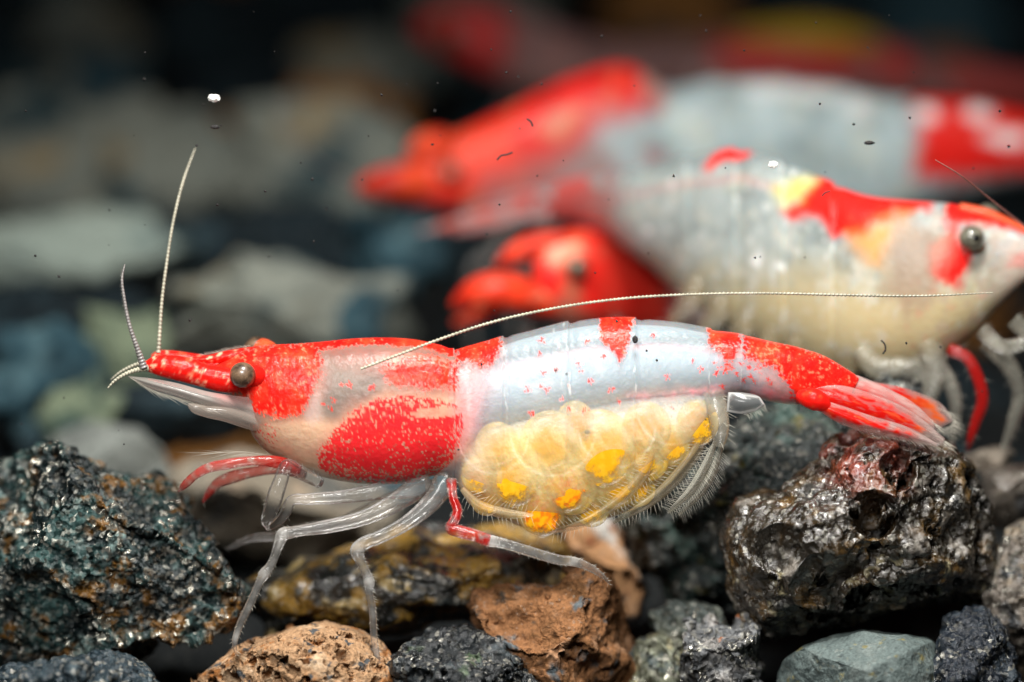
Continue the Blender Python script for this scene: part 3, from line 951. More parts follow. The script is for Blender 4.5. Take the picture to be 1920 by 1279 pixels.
# clear shell over the gut: carapace window and flank
win = patch(hp, [(598, 655), (700, 655), (735, 700), (720, 740), (660, 770), (625, 800), (590, 830), (560, 790), (585, 740)], 12, 14, 60, 4)
col = lay(col, win, (0.40, 0.32, 0.27)); alpha = np.where(win > 0.3, 0.34, alpha)
low = patch(hp, [(470, 790), (560, 782), (640, 790), (700, 745), (880, 740), (885, 850), (820, 900), (640, 905), (520, 870), (465, 820)], 12, 8, 60, 5)
col = lay(col, low, (0.95, 0.62, 0.42)); alpha = np.maximum(alpha, (0.5 + 0.14 * n2(hp, 22, 36, 4, 0.6)) * low)
# pink flush behind the carapace edge
_f1, _f2, _c = w2(hp + 2 * np.stack([n2(hp, 8, 61, 2), n2(hp, 8, 62, 2)], 1), 5.0, 5)
fl = patch(hp, [(850, 690), (910, 690), (905, 800), (880, 850), (850, 860)], 22, 10, 50, 6)
col = lay(col, 0.9 * fl, (0.80, 0.42, 0.44)); alpha = np.maximum(alpha, 0.55 * fl)
# --- milky flank over the brood
oldbot = np.interp(x, [s[2] for s in HST_OLD], [s[3] for s in HST_OLD])
be = sstep(-34, 30, y - oldbot + 10 * n2(hp, 40, 35)) * sstep(846, 885, x) * sstep(1400, 1360, x)
st2 = n2(np.stack([(x * 0.5 + y * 0.86) / 6, x * 0.86 - y * 0.5], 1), 14, 86, 4, 0.6)
bc = lay(np.tile(np.array([0.97, 0.78, 0.40]), (len(hp), 1)), sstep(850, 770, y), (0.80, 0.76, 0.68))
bc = lay(bc, 0.8 * sstep(960, 880, x), (0.88, 0.66, 0.52))
bc = lay(bc, 0.6 * sstep(0.0, 0.4, n2(hp, 55, 89)) * sstep(800, 880, y), (0.98, 0.66, 0.20))
ba = 0.20 + 0.20 * sstep(-0.3, 0.5, st2) + 0.16 * sstep(-0.25, 0.4, n2(hp, 45, 87)) + 0.16 * sstep(950, 880, x)
col = lay(col, be, bc)
alpha = alpha * (1 - be) + ba * be
for k, (cx_, cy_, rx_, ry_) in enumerate(((925, 812, 66, 76), (1036, 806, 80, 86), (1156, 792, 74, 84), (1262, 768, 66, 66))):
    rr_ = np.hypot((x - cx_) / rx_, (y - cy_) / ry_) + 0.05 * n2(hp, 25, 92 + k)
    l = 0.30 * np.exp(-((rr_ - 1) / 0.03) ** 2) * sstep(cy_ - 0.1 * ry_, cy_ + 0.4 * ry_, y)
    col = lay(col, l, (0.97, 0.94, 0.86)); alpha = np.maximum(alpha, alpha + 0.5 * l)
# --- pink wash that surrounds the pigment
wash = np.zeros(len(hp))
for pl in ([(380, 690), (505, 640), (610, 635), (615, 720), (590, 780), (470, 790), (400, 728)], [(600, 635), (850, 640), (870, 750), (760, 740), (700, 700), (600, 665)],
           [(850, 630), (955, 622), (950, 690), (900, 720), (850, 700)], [(1330, 605), (1620, 700), (1500, 775), (1420, 735), (1340, 690)], [(585, 850), (660, 755), (760, 725), (880, 745), (880, 840), (830, 900), (640, 905)]):
    wash = np.maximum(wash, patch(hp, pl, 26, 16, 40, 33))
gp = sstep(-10, 20, poly_sd(hp, [(592, 846), (625, 802), (664, 766), (702, 746), (760, 737), (820, 745), (858, 757), (872, 785), (868, 830), (850, 868), (818, 893), (760, 910), (690, 910), (630, 898), (596, 880)]))
wash = np.maximum(wash, 1.1 * gp)
wash = wash * (0.55 + 0.45 * n2(hp, 14, 34, 4, 0.65))
col = lay(col, 0.85 * wash, (0.88, 0.26, 0.21)); alpha = np.maximum(alpha, 0.55 * wash)
# --- solid red
red = np.zeros(len(hp))
head = [(380, 690), (430, 655), (505, 640), (598, 635), (606, 660), (600, 700), (590, 735), (578, 768), (552, 782), (505, 786), (478, 778), (462, 752), (440, 742), (400, 728)]
red = np.maximum(red, patch(hp, head, 16, 14, 26, 7))
strip = sstep(9, -6, (y - topline) - 14 - 7 * n2(hp, 40, 8)) * ((x > 580) & (x < 850))
red = np.maximum(red, strip)
sad = [(716, 700), (728, 680), (760, 668), (810, 664), (862, 682), (856, 738), (800, 732), (760, 726), (722, 716)]
red = np.maximum(red, patch(hp, sad, 18, 16, 30, 9))
red = np.maximum(red, patch(hp, [(850, 640), (945, 625), (942, 650), (930, 672), (918, 694), (880, 682), (852, 684)], 12, 11, 22, 10))
red = np.maximum(red, patch(hp, [(1122, 590), (1190, 590), (1186, 625), (1178, 650), (1166, 672), (1160, 690), (1152, 662), (1132, 650), (1122, 630)], 8, 10, 18, 11))
red = np.maximum(red, patch(hp, [(1325, 605), (1396, 615), (1388, 655), (1374, 672), (1362, 694), (1352, 672), (1336, 654), (1326, 648)], 12, 12, 20, 12))
red = np.maximum(red, patch(hp, [(1388, 610), (1450, 628), (1540, 655), (1630, 700), (1610, 760), (1500, 775), (1484, 742), (1470, 715), (1442, 688), (1410, 676), (1392, 668)], 16, 14, 24, 13))
pinkline = patch(hp, [(1118, 742), (1200, 732), (1290, 728), (1370, 716), (1440, 728), (1500, 742), (1500, 765), (1420, 758), (1370, 734), (1290, 744), (1200, 750), (1120, 752)], 12, 9, 30, 14) * (0.55 + 0.6 * sstep(-0.3, 0.4, n2(hp, 26, 37))) * sstep(1110, 1240, x)
col = lay(col, 0.8 * pinkline, (0.90, 0.22, 0.26)); alpha = np.maximum(alpha, 0.6 * pinkline)
red = np.where(red > 0.97, 1.0, sstep(0.32, 0.68, red + 1.0 * (0.40 - _f1) * sstep(0.0, 0.1, red)))
# --- chromatophore dots on the gill cover: coverage falls away towards the front
ov = poly_sd(hp, [(592, 846), (625, 802), (664, 766), (702, 746), (760, 737), (820, 745), (858, 757), (872, 785), (868, 830), (850, 868), (818, 893), (760, 910), (690, 910), (630, 898), (596, 880)])
dens = 0.97 * sstep(-10, 8, ov) + 0.16 * sstep(5, 45, ov)
dens = np.maximum(dens, 0.24 * patch(hp, [(480, 790), (600, 800), (640, 790), (600, 880), (540, 870), (490, 840)], 20, 10, 40, 15))
dens = np.maximum(dens, 0.70 * patch(hp, [(463, 788), (515, 788), (535, 800), (520, 835), (500, 850), (470, 825)], 12, 10, 30, 16))
slot = np.hypot((x - 818) / 46, (y - 774 + (x - 818) * 0.06) / 9)
dens = dens - 0.75 * sstep(1.25, 0.7, slot + 0.3 * n2(hp, 12, 17))
f1, f2, cid = w2(hp + 2.2 * np.stack([n2(hp, 6, 18, 2), n2(hp, 6, 19, 2)], 1), 4.8, 2)
spot = f1 - 0.20 + 0.16 * ((cid % 97) / 97 - 0.5)
dots = sstep(0.10, -0.10, spot + 0.60 - 1.02 * np.clip(dens, 0, 1.2) - 0.14 * n2(hp, 16, 20, 3)) * sstep(0.02, 0.12, dens)
red_dots = dots
# --- scattered star specks on the clear flank
rg = np.random.default_rng(4)
specks = [(990, 730), (1015, 725), (1026, 731), (1067, 725), (1018, 699), (1043, 693), (1086, 683), (1090, 697), (1107, 714), (1012, 664), (1016, 638), (1053, 748),
          (1065, 767), (997, 775), (1145, 730), (1161, 753), (1097, 768), (1252, 706), (1300, 675), (1315, 692), (1343, 700), (1360, 695), (1355, 725), (1262, 765),
          (1380, 700), (1395, 712), (1408, 706), (1420, 690), (1405, 690), (1428, 700), (1440, 712), (1372, 690), (1132, 668), (1226, 628), (640, 722), (655, 722), (700, 725),
          (694, 728), (621, 766), (606, 758), (626, 750), (1100, 640), (1340, 680), (1350, 690), (1415, 715), (1445, 720), (1390, 682)]
stars = np.zeros(len(hp))
sw = 5 * n2(hp, 6, 23, 2, 0.7)
for sx, sy in specks:
    dx, dy = x - sx, y - sy
    r = np.hypot(dx, dy)
    near = r < 16
    an = np.arctan2(dy[near], dx[near]) + sx
    rad = 5.0 * rg.uniform(0.7, 1.35) * (0.7 + 0.45 * np.cos(5 * an) + 0.2 * np.cos(3 * an + sy))
    stars[near] = np.maximum(stars[near], sstep(1.5, -1.5, r[near] + sw[near] - rad))
redc = np.tile(RED, (len(hp), 1))
fk = sstep(0.2, 0.45, n2(hp, 9, 31, 3, 0.65) + 0.3 * n2(hp, 50, 32) - 0.06 + 0.16 * sstep(1380, 1430, x) + 0.12 * sstep(610, 560, x))
redc = lay(redc, 0.55 * sstep(-0.3, 0.5, n2(hp, 34, 30)), ORANGE_RED)
redc = lay(redc, 0.6 * sstep(0.05, 0.4, n2(hp, 20, 38, 4, 0.6)), (0.55, 0.006, 0.006))
redc = lay(redc, 0.55 * fk * (red > 0.5), (1.0, 0.30, 0.16))
rd = np.maximum(np.maximum(red, red_dots), stars)
dens_a = 0.93 * red + 0
alpha = np.maximum(alpha, np.maximum(dens_a, 0.92 * np.maximum(red_dots, 0.85 * stars)))
col = lay(col, rd, redc)
col = lay(col, np.maximum(red_dots - red, 0) * 0.9, (0.80, 0.022, 0.03))
# white membrane lines where the rings of the tail overlap
for sx, wv, s, tilt in ((942, 3, 0.5, 0.06), (1062, 3, 0.6, 0.10), (1046, 7, 0.35, 0.16), (1190, 2.5, 0.6, 0.03), (1330, 2, 0.4, 0.02), (1392, 2, 0.5, -0.05), (870, 5, 0.3, 0.08)):
    l = np.exp(-((x - sx - tilt * (y - 660) + 7 * n2(hp, 45, 41)) / wv) ** 2) * 0.75 * s * (0.45 + 0.9 * sstep(-0.2, 0.4, n2(hp, 16, 43, 3))) * (1 - red) * sstep(1.0, 0.8, (y - topline) / (oldbot - topline))
    col = lay(col, l, (0.95, 0.95, 0.9)); alpha = np.maximum(alpha, l)
# faint streaky muscle grain seen in the shell
body = build_body('body', geo, M['shell'], hero, np.hstack([col, alpha[:, None]]))

# flesh inside the clear shell
IST = []
for s in HST_OLD[2:-1]:
    t, b = np.array(s[:2]), np.array(s[2:4])
    k1, k2 = (0.09, 0.05)
    if s[0] > 930 and s[0] < 1400:
        k1 = 0.07
    IST.append(tuple(t + (b - t) * k1) + tuple(b - (b - t) * k2) + (s[4] * 0.84, HD))
gi = body_geo(IST, 200, 80, 0.9)
ip = gi[3]
ic = np.tile(np.array([0.44, 0.53, 0.585]), (len(ip), 1))
w = sstep(925, 860, ip[:, 0])
ic = lay(ic, w, (0.58, 0.34, 0.21))
ic = lay(ic, patch(ip, [(590, 650), (740, 650), (740, 720), (660, 770), (620, 800), (600, 760)], 20, 20, 50, 44), (0.22, 0.165, 0.14))
ic = lay(ic, 0.8 * sstep(975, 900, ip[:, 0]) * sstep(830, 870, ip[:, 0]), (0.44, 0.33, 0.35))
ic = lay(ic, 0.8 * patch(ip, [(572, 740), (600, 730), (606, 790), (585, 800), (565, 780)], 10, 6, 20, 45), (0.75, 0.66, 0.6))
ic = lay(ic, 0.45 * sstep(0.05, 0.45, n2(ip, 50, 46)) * (ip[:, 0] > 900), (0.80, 0.85, 0.86))
ic = lay(ic, sstep(1400, 1470, ip[:, 0]), (0.65, 0.33, 0.30))
it = np.interp(ip[:, 0], [s[0] for s in HST_OLD], [s[1] for s in HST_OLD])
ib = np.interp(ip[:, 0], [s[2] for s in HST_OLD], [s[3] for s in HST_OLD])
rel = (ip[:, 1] - it) / (ib - it)
ic = lay(ic, 0.95 * sstep(0.45, 0.22, rel + 0.09 * n2(ip, 40, 47)) * (ip[:, 0] > 930), (0.17, 0.22, 0.245))
ic = lay(ic, 0.7 * np.exp(-((rel - 0.33 - 0.02 * n2(ip, 60, 48)) / 0.035) ** 2) * (ip[:, 0] > 940) * (ip[:, 0] < 1400), (0.62, 0.36, 0.38))
build_body('flesh', gi, M['muscle'], body, ic)

# rostrum: toothed blade above the eyes
V, F, px = sheet([(335, 671, 1.2), (380, 668, 1.2), (430, 657, 1.2), (480, 650, 1.2), (560, 646, 1.2)], [(337, 674, 1.2), (380, 681, 1.2), (430, 680, 1.2), (480, 676, 1.2), (560, 672, 1.2)], 60, 16, 0.14, 0.25)
c = lay(np.tile(RED, (len(px), 1)), sstep(0.05, 0.4, n2(px, 7, 50)), FLECK)
ros = build('rostrum', V, F, M['shell'], hero, cols=np.hstack([c, np.ones((len(c), 1))]))
V, F = fringe([(378, 667, 1.1), (410, 661, 1.1), (440, 654, 1.1), (470, 650, 1.1)], 34, (-0.8, -0.55), 9, 3, 0.7, 0.1)
tag(build('teeth', V, F, M['seta'], ros, origin=hero['_o']), kind='stuff')

# red stalks that carry the small antennae
for dz, pts in ((0.3, [(452, 716, 0, 20), (420, 712, 0, 24), (385, 705, 0, 22), (350, 694, 0, 24), (318, 688, 0, 22), (292, 685, 0, 18), (272, 687, 0, 9)]),
                (2.2, [(430, 694, 0, 12), (390, 684, 0, 16), (350, 677, 0, 16), (315, 671, 0, 14), (296, 669, 0, 11), (284, 671, 0, 6)])):
    p = np.array(pts, float)
    p[:, 2] = dz + 0.3
    V, F, pc = px_tube(p, 80, 24)
    q = np.stack([(V[:, 0]) / K, V[:, 2] / K], 1)
    c = lay(np.tile(RED, (len(V), 1)), sstep(0.12, 0.42, n2(q, 12, 52, 3) + 0.15 * np.sin(pc[:, 0] / 14)), FLECK)
    c = lay(c, 0.6 * sstep(0.2, 0.4, n2(q, 22, 53, 3)), (0.95, 0.12, 0.05))
    build('antennule_stalk', V, F, M['shell'], hero, cols=np.hstack([c, np.full((len(c), 1), 0.96)]))

# pale antennal scale with its fringe
V, F, px = sheet([(240, 705, 0.2), (280, 709, 0.2), (330, 718, 0.2), (390, 734, 0.2), (440, 742, 0.3), (492, 748, 0.4)],
                 [(240, 707, 0.2), (275, 726, 0.2), (330, 744, 0.2), (390, 764, 0.2), (440, 780, 0.3), (490, 800, 0.4)], 70, 18, 0.35, 0.12)
c = np.tile(np.array([0.62, 0.57, 0.52]), (len(px), 1))
st_ = 0.5 + 0.5 * np.sin((px[:, 1] - 0.33 * px[:, 0]) / 2.6 + 2 * n2(px, 30, 55))
a = 0.32 + 0.25 * st_ * sstep(260, 330, px[:, 0])
c = lay(c, 0.45 * patch(px, [(390, 725), (460, 725), (470, 760), (420, 758)], 12, 8, 20, 56), (0.9, 0.3, 0.28))
sc = build('antennal_scale', V, F, M['thin'], hero, cols=np.hstack([c, a[:, None]]))
V, F = fringe([(242, 707, 0.2), (275, 727, 0.2), (330, 745, 0.2), (385, 762, 0.2)], 90, (0.75, 0.42), 40, 5, 0.7, 0.07)
tag(build('setae', V, F, M['seta'], sc, origin=hero['_o']), kind='stuff')
V, F, pc = px_tube([(353, 758, -0.1, 3), (362, 764, -0.1, 8), (385, 771, 0, 11), (420, 776, 0.1, 14), (455, 785, 0.3, 16), (490, 800, 0.6, 12)], 50, 14)
c = np.tile(np.array([0.62, 0.53, 0.46, 0.35]), (len(V), 1))
build('mouthpart', V, F, M['thin'], hero, cols=c)

# eyes
V, F, v = ball(455, 703, -0.12, 25, 1, 0.97, 0.95, 5)
e = build('eye', V, F, M['eye'], hero)
V, F, pc = px_tube([(500, 708, 0.5, 14), (484, 706, 0.35, 21), (468, 704, 0.2, 21)], 16, 20)
c = np.tile(np.append(RED, 0.9), (len(V), 1))
build('eye_stalk', V, F, M['shell'], hero, cols=c)
V, F, v = ball(481, 655, 2.6, 24, 1, 1, 1, 5)
c = np.tile(np.append(np.array([0.35, 0.06, 0.03]), 0.85), (len(V), 1))
build('eye', V, F, M['eye'], hero)['label'] = 'far eye showing over the back'
V, F, pc = px_tube([(505, 664, 2.3, 24), (490, 660, 2.5, 26), (478, 660, 2.6, 22)], 16, 20)
build('eye_stalk', V, F, M['shell'], hero, cols=np.tile(np.append(ORANGE_RED, 0.75), (len(V), 1)))

# antennae and antennules
V, F, pc = px_tube([(297, 662, 1.6, 4.2), (299, 630, 1.6, 3.4), (303, 570, 1.7, 2.9), (313, 490, 1.9, 2.6), (326, 410, 2.2, 2.3), (345, 335, 2.6, 2.2), (366, 278, 3.0, 0.9)], 420, 10, (7.5, 0.16))
build('antennule', V, F, M['antenna'], hero)
V, F, pc = px_tube([(270, 690, 0.2, 7.5), (258, 655, 0.1, 5), (243, 610, 0.0, 3.6), (233, 560, 0.0, 2.8), (229, 520, 0.0, 2.2), (234, 496, 0.0, 1.0)], 200, 10, (6, 0.12))
o = build('antennule', V, F, M['antenna_grey'], hero)
V, F = fringe([(264, 676, 0.1), (250, 636, 0.05), (238, 590, 0), (231, 540, 0), (230, 505, 0)], 60, (-0.9, 0.35), 7, 7, 0.4, 0.3)
tag(build('setae', V, F, M['seta'], o, origin=hero['_o']), kind='stuff')
V, F, pc = px_tube([(278, 690, 0.3, 6), (255, 694, 0.2, 4.5), (232, 703, 0.1, 3.6), (214, 715, 0.0, 2.8), (202, 728, 0.0, 1.2)], 120, 8, (6, 0.2))
build('antennule', V, F, M['antenna'], hero)
V, F, pc = px_tube([(284, 680, 1.6, 5), (262, 682, 1.6, 4), (240, 690, 1.6, 3), (222, 700, 1.6, 2), (208, 712, 1.6, 1)], 120, 8, (6, 0.2))
build('antennule', V, F, M['antenna'], hero)
V, F, pc = px_tube([(676, 692, -0.6, 2.2), (740, 668, -0.6, 2.6), (820, 638, -0.6, 2.6), (920, 605, -0.6, 2.5), (1040, 578, -0.6, 2.4), (1180, 559, -0.6, 2.3), (1300, 552, -0.5, 2.2), (1430, 550, -0.3, 2.1),
                    (1580, 553, 0.1, 2.4), (1720, 555, 0.6, 2.0), (1862, 549, 1.2, 1.0)], 1500, 8, (7.6, 0.28))
build('antenna', V, F, M['antenna'], hero)

# red front claws
def claw(pts, seed):
    return leg_obj(hero, 'claw_leg', pts, 90, 14, (0.85, 0.5, 0.45), 0.6, 0.62, seed, 26, seta_len=11)
claw([(560, 882, 0.6, 11), (525, 868, 0.2, 12), (480, 864, 0.0, 9), (430, 870, -0.2, 10), (385, 880, -0.2, 9), (365, 892, -0.2, 8), (346, 910, 0.0, 7), (334, 922, 0.2, 2)], 71)
claw([(570, 890, 1.6, 11), (530, 878, 2.0, 12), (480, 884, 2.2, 10), (432, 896, 2.3, 12), (410, 905, 2.4, 10), (395, 920, 2.5, 8), (380, 942, 2.6, 2)], 72)
V, F = fringe([(400, 850, 0), (470, 848, 0), (500, 852, 0)], 14, (-1, 0.06), 70, 74, 0.45, 0.12)
tag(build('mouth_bristles', V, F, M['seta'], hero), kind='stuff')

# clear mouth legs folded under the chest
leg_obj(hero, 'jaw_leg', [(600, 905, 0.8, 11), (560, 884, 0.2, 13), (540, 872, 0.0, 12), (526, 902, -0.1, 14), (514, 936, -0.1, 16), (506, 960, 0, 14), (499, 980, 0.1, 9), (502, 992, 0.1, 3)], 70, 16, alpha=0.10, seed=75, setae=30)
leg_obj(hero, 'walking_leg', [(800, 914, 1.2, 20), (720, 920, 0.8, 17), (640, 932, 0.6, 13), (580, 936, 0.5, 11), (545, 940, 0.5, 10), (536, 960, 0.5, 10), (520, 980, 0.6, 9), (500, 992, 0.8, 4)], 80, 16, alpha=0.13, seed=76, setae=24)
leg_obj(hero, 'walking_leg', [(820, 915, 2.6, 20), (740, 936, 2.8, 16), (680, 962, 3.0, 12), (620, 985, 3.2, 10), (570, 990, 3.3, 9), (520, 1005, 3.4, 9), (470, 1010, 3.5, 7), (425, 1030, 3.6, 3)], 70, 12, alpha=0.10, seed=77, setae=16)
# long clear walking legs, feet on the porous stone
leg_obj(hero, 'walking_leg', [(800, 900, 1.0, 24), (745, 940, 0.6, 19), (690, 968, 0.3, 15), (610, 988, 0.0, 13), (548, 998, -0.2, 11), (531, 1002, -0.2, 13), (524, 1018, -0.3, 10.5), (505, 1064, -0.3, 9), (496, 1076, -0.3, 11), (489, 1088, -0.3, 8.5),
                              (470, 1130, -0.3, 8), (444, 1188, -0.2, 6.5), (440, 1205, -0.2, 5.5), (443, 1228, 0.0, 2)], 140, 16, alpha=0.26, joints=[(533, 1002), (495, 1076), (442, 1194)], seed=78, setae=90, seta_len=8)
leg_obj(hero, 'walking_leg', [(840, 895, 1.0, 24), (805, 945, 0.7, 18), (760, 982, 0.4, 14), (710, 1008, 0.2, 12.5), (678, 1022, 0.0, 13), (669, 1032, 0.0, 13.5), (674, 1048, 0.0, 10.5), (688, 1078, 0.1, 9), (692, 1092, 0.1, 11), (692, 1104, 0.1, 8.5),
                              (698, 1140, 0.2, 7.5), (702, 1200, 0.4, 6.5), (706, 1225, 0.5, 5.5), (714, 1262, 0.7, 2)], 140, 16, alpha=0.26, joints=[(671, 1028), (691, 1092), (706, 1222)], seed=79, setae=90, seta_len=8)
# walking leg with red upper half, foot on the brown stone
leg_obj(hero, 'walking_leg', [(846, 900, 0.4, 10), (850, 935, 0.1, 8.5), (858, 960, 0.0, 9.5), (850, 980, -0.1, 10), (845, 990, -0.1, 11), (860, 996, -0.1, 12), (890, 1004, -0.2, 11.5), (918, 1014, -0.2, 11.5), (930, 1016, -0.2, 10.5),
                              (990, 1033, -0.2, 10), (1050, 1050, -0.1, 9.5), (1080, 1054, 0.0, 9), (1112, 1068, 0.2, 7), (1136, 1086, 0.5, 3), (1143, 1096, 0.7, 1)], 150, 16, alpha=0.26, joints=[(848, 990), (924, 1015), (1076, 1053)], seed=80, setae=110, seta_len=7,
        red=lambda pc: 0.40 * sstep(928, 912, pc[:, 0]) + 0.20 * sstep(1060, 930, pc[:, 0]))['label'] = 'walking leg banded red above the knee'

# ---- brood: pouch, eggs, plates and swimming legs
pouch_o = [(872, 790), (960, 772), (1080, 760), (1200, 744), (1300, 738), (1360, 748), (1362, 785), (1330, 820), (1295, 860), (1258, 902), (1214, 942), (1160, 966), (1100, 978), (1046, 992), (998, 992),
           (940, 968), (888, 948), (862, 915), (862, 855)]
v, f, px = blob(pouch_o, HD, 0.72, 6, 3, 2.0, 0)
v = roughen(v, f, 9, [('fbm', 0.12, 0.9), ('lump', 0.1, 0.8)])
c = np.tile(np.array([0.98, 0.74, 0.32]), (len(v), 1))
yy = px[:, 1]
c = lay(c, sstep(840, 755, yy), (0.72, 0.68, 0.60))
c = lay(c, 0.9 * sstep(-0.1, 0.4, n2(px, 60, 81)) * sstep(810, 890, yy), (0.95, 0.55, 0.10))
c = lay(c, 0.6 * sstep(930, 870, px[:, 0]), (0.80, 0.62, 0.48))
pouch = build('brood_pouch', v, f, M['muscle'], hero, cols=c)
EGGS = [(932, 836, 42, 0.10), (1032, 832, 58, 0.35), (1124, 838, 66, 0.75), (1212, 802, 46, 0.5), (1308, 792, 40, 0.6), (962, 896, 46, 0.95), (1072, 912, 50, 0.7), (1014, 952, 48, 0.85), (1152, 906, 46, 0.35),
        (1214, 858, 42, 0.6), (898, 890, 34, 0.2), (1110, 952, 34, 0.3), (1196, 914, 34, 0.3), (1258, 836, 36, 0.3), (1078, 790, 36, 0.2), (912, 935, 30, 0.4)]
for i, (ex_, ey_, er, yk) in enumerate(EGGS):
    tp = np.interp(ex_, [t[0] for t in HST], [t[1] for t in HST])
    bt = np.interp(ex_, [t[2] for t in HST], [t[3] for t in HST])
    cc = min(0.97, abs((ey_ - (tp + bt) / 2) / ((bt - tp) / 2))) ** (1 / 0.86)
    dz = HD - np.interp(ex_, [t[0] for t in HST], [t[4] for t in HST]) * K * (1 - cc * cc) ** 0.43 + 0.10 + 0.28 * er * K
    V, F, v = ball(ex_, ey_, dz, er, 1.0, 1.08, 0.28, 4)
    ang = fbm(v * 1.6, 3, 350 + i)
    c = np.tile(np.array([0.97, 0.72, 0.26, 0.26]), (len(V), 1))
    w = sstep(0.0, 0.3, ang)
    c[:, :3] = lay(c[:, :3], w, (0.98, 0.58, 0.10))
    c[:, 3] += 0.25 * w
    eg = build('egg', V, F, M['egg'], hero, cols=c)
    rg = np.random.default_rng(300 + i)
    yr = er * (0.68 + 0.32 * yk)
    V, F, v = ball(ex_ + rg.uniform(-0.2, 0.2) * er, ey_ + rg.uniform(-0.1, 0.25) * er, dz - 0.24 * er * K, yr, 1.0, 1.1, 0.12, 5)
    edge = np.hypot(v[:, 0], v[:, 1]) + 0.75 * fbm(v * 1.5, 4, 300 + i, 0.6)
    w = sstep(-0.2, 0.35, fbm(v * 4, 3, 330 + i))
    c = lay(np.tile(np.array([0.98, 0.52, 0.012]), (len(V), 1)), w, (0.95, 0.24, 0.01) if yk > 0.65 and i not in (5, 2) else (0.98, 0.60, 0.03))
    al = (0.55 + 0.45 * yk) * sstep(0.85, 0.45, edge + 0.18 * fbm(v * 9, 2, 360 + i))
    build('yolk', V, F, M['thin'], eg, origin=hero['_o'], cols=np.hstack([c, al[:, None]]))
    if i in (2, 6, 7):
        V, F, v = ball(ex_ - 0.35 * er, ey_ - 0.42 * er, dz - 0.26 * er * K, 5.0, 1.0, 0.8, 0.5, 3)
        build('eye_spot', V, F, M['pupil'], eg, origin=hero['_o'])


def swim_blade(pts, wd, seed, side=1, hair=40, dep=-0.4, alpha=0.08, tint=(0.90, 0.72, 0.42)):
    p = np.array(pts, float)
    C = crom(np.hstack([p, np.full((len(p), 1), 0.0)]), 40)
    T = np.gradient(C[:, :2], axis=0)
    T /= np.linalg.norm(T, axis=1)[:, None]
    N = np.stack([-T[:, 1], T[:, 0]], 1)
    wv = wd * np.sin(np.linspace(0.35, math.pi - 0.12, 40)) ** 0.7
    A = np.hstack([C[:, :2] + N * wv[:, None] / 2, np.full((40, 1), dep)])
    B = np.hstack([C[:, :2] - N * wv[:, None] / 2, np.full((40, 1), dep + 0.2)])
    V, F, px = sheet(A, B, 60, 10, 0.15, 0.04)
    c = np.tile(np.array(tint), (len(px), 1))
    st = 0.5 + 0.5 * np.sin(np.tile(np.tile(np.arange(10), 60), 2) * 2.1 + 1.0)
    a_ = alpha * (0.6 + 0.6 * st)
    o = build('swimming_leg', V, F, M['veil'], hero, cols=np.hstack([c, a_[:, None]]))
    parts = []
    for E, s in ((A, 1), (B, -1)):
        k = np.linspace(4, 38, hair).astype(int)
        P = W(E[k, 0], E[k, 1], E[k, 2])
        dr = (s * N[k, 0] + 0.5 * T[k, 0])[:, None] * RIGHT - (s * N[k, 1] + 0.5 * T[k, 1])[:, None] * UP
        rg = np.random.default_rng(seed)
        parts.append(hairs(P, dr + 0.15 * rg.normal(size=P.shape), 22 * K * rg.uniform(0.6, 1.1, hair), 0.4 * K))
    V, F = join(parts)
    tag(build('setae', V, F, M['seta'], o, origin=hero['_o']), kind='stuff')
    return o


swim_blade([(1330, 768), (1318, 822), (1278, 884), (1222, 938), (1150, 980)], 24, 1, hair=70, dep=0.3, alpha=0.16)
swim_blade([(1232, 800), (1220, 866), (1168, 932), (1096, 980), (1030, 1000)], 22, 2, hair=60, dep=0.0, alpha=0.10)
swim_blade([(866, 916), (896, 946), (946, 962), (1000, 966)], 20, 5, hair=16, dep=-0.35, alpha=0.14)
leg_obj(hero, 'swimming_leg_stem', [(1338, 735, 0.6, 20), (1346, 780, 0.4, 21), (1350, 812, 0.3, 17), (1348, 838, 0.3, 10)], 40, 14, (0.85, 0.80, 0.66), 0.4, seed=85, setae=40, seta_len=22)
swim_blade([(1342, 828), (1326, 866), (1296, 918), (1252, 962)], 17, 6, hair=50, dep=0.2, alpha=0.3, tint=(0.8, 0.78, 0.66))
swim_blade([(1354, 832), (1342, 872), (1314, 922), (1272, 966)], 17, 7, hair=50, dep=0.5, alpha=0.3, tint=(0.8, 0.78, 0.66))
V, F, px = sheet([(1365, 735, 0.2), (1395, 736, 0.2), (1425, 745, 0.2), (1434, 758, 0.2)], [(1362, 772, 0.2), (1390, 776, 0.2), (1418, 770, 0.2), (1434, 760, 0.2)], 30, 16, 0.2, 0.03)
c = np.tile(np.array([0.8, 0.8, 0.78, 0.10]), (len(px), 1))
c[:, 3] += 0.5 * np.exp(-((poly_sd(px, [(1365, 735), (1425, 743), (1434, 758), (1418, 770), (1390, 776), (1362, 772)]) - 2) / 2) ** 2)
o = build('side_plate', V, F, M['veil'], hero, cols=c)
V, F = fringe([(1434, 758, 0.2), (1418, 770, 0.2), (1395, 776, 0.2)], 20, (0.6, 0.8), 20, 8, 0.4, 0.25)
tag(build('setae', V, F, M['seta'], o, origin=hero['_o']), kind='stuff')

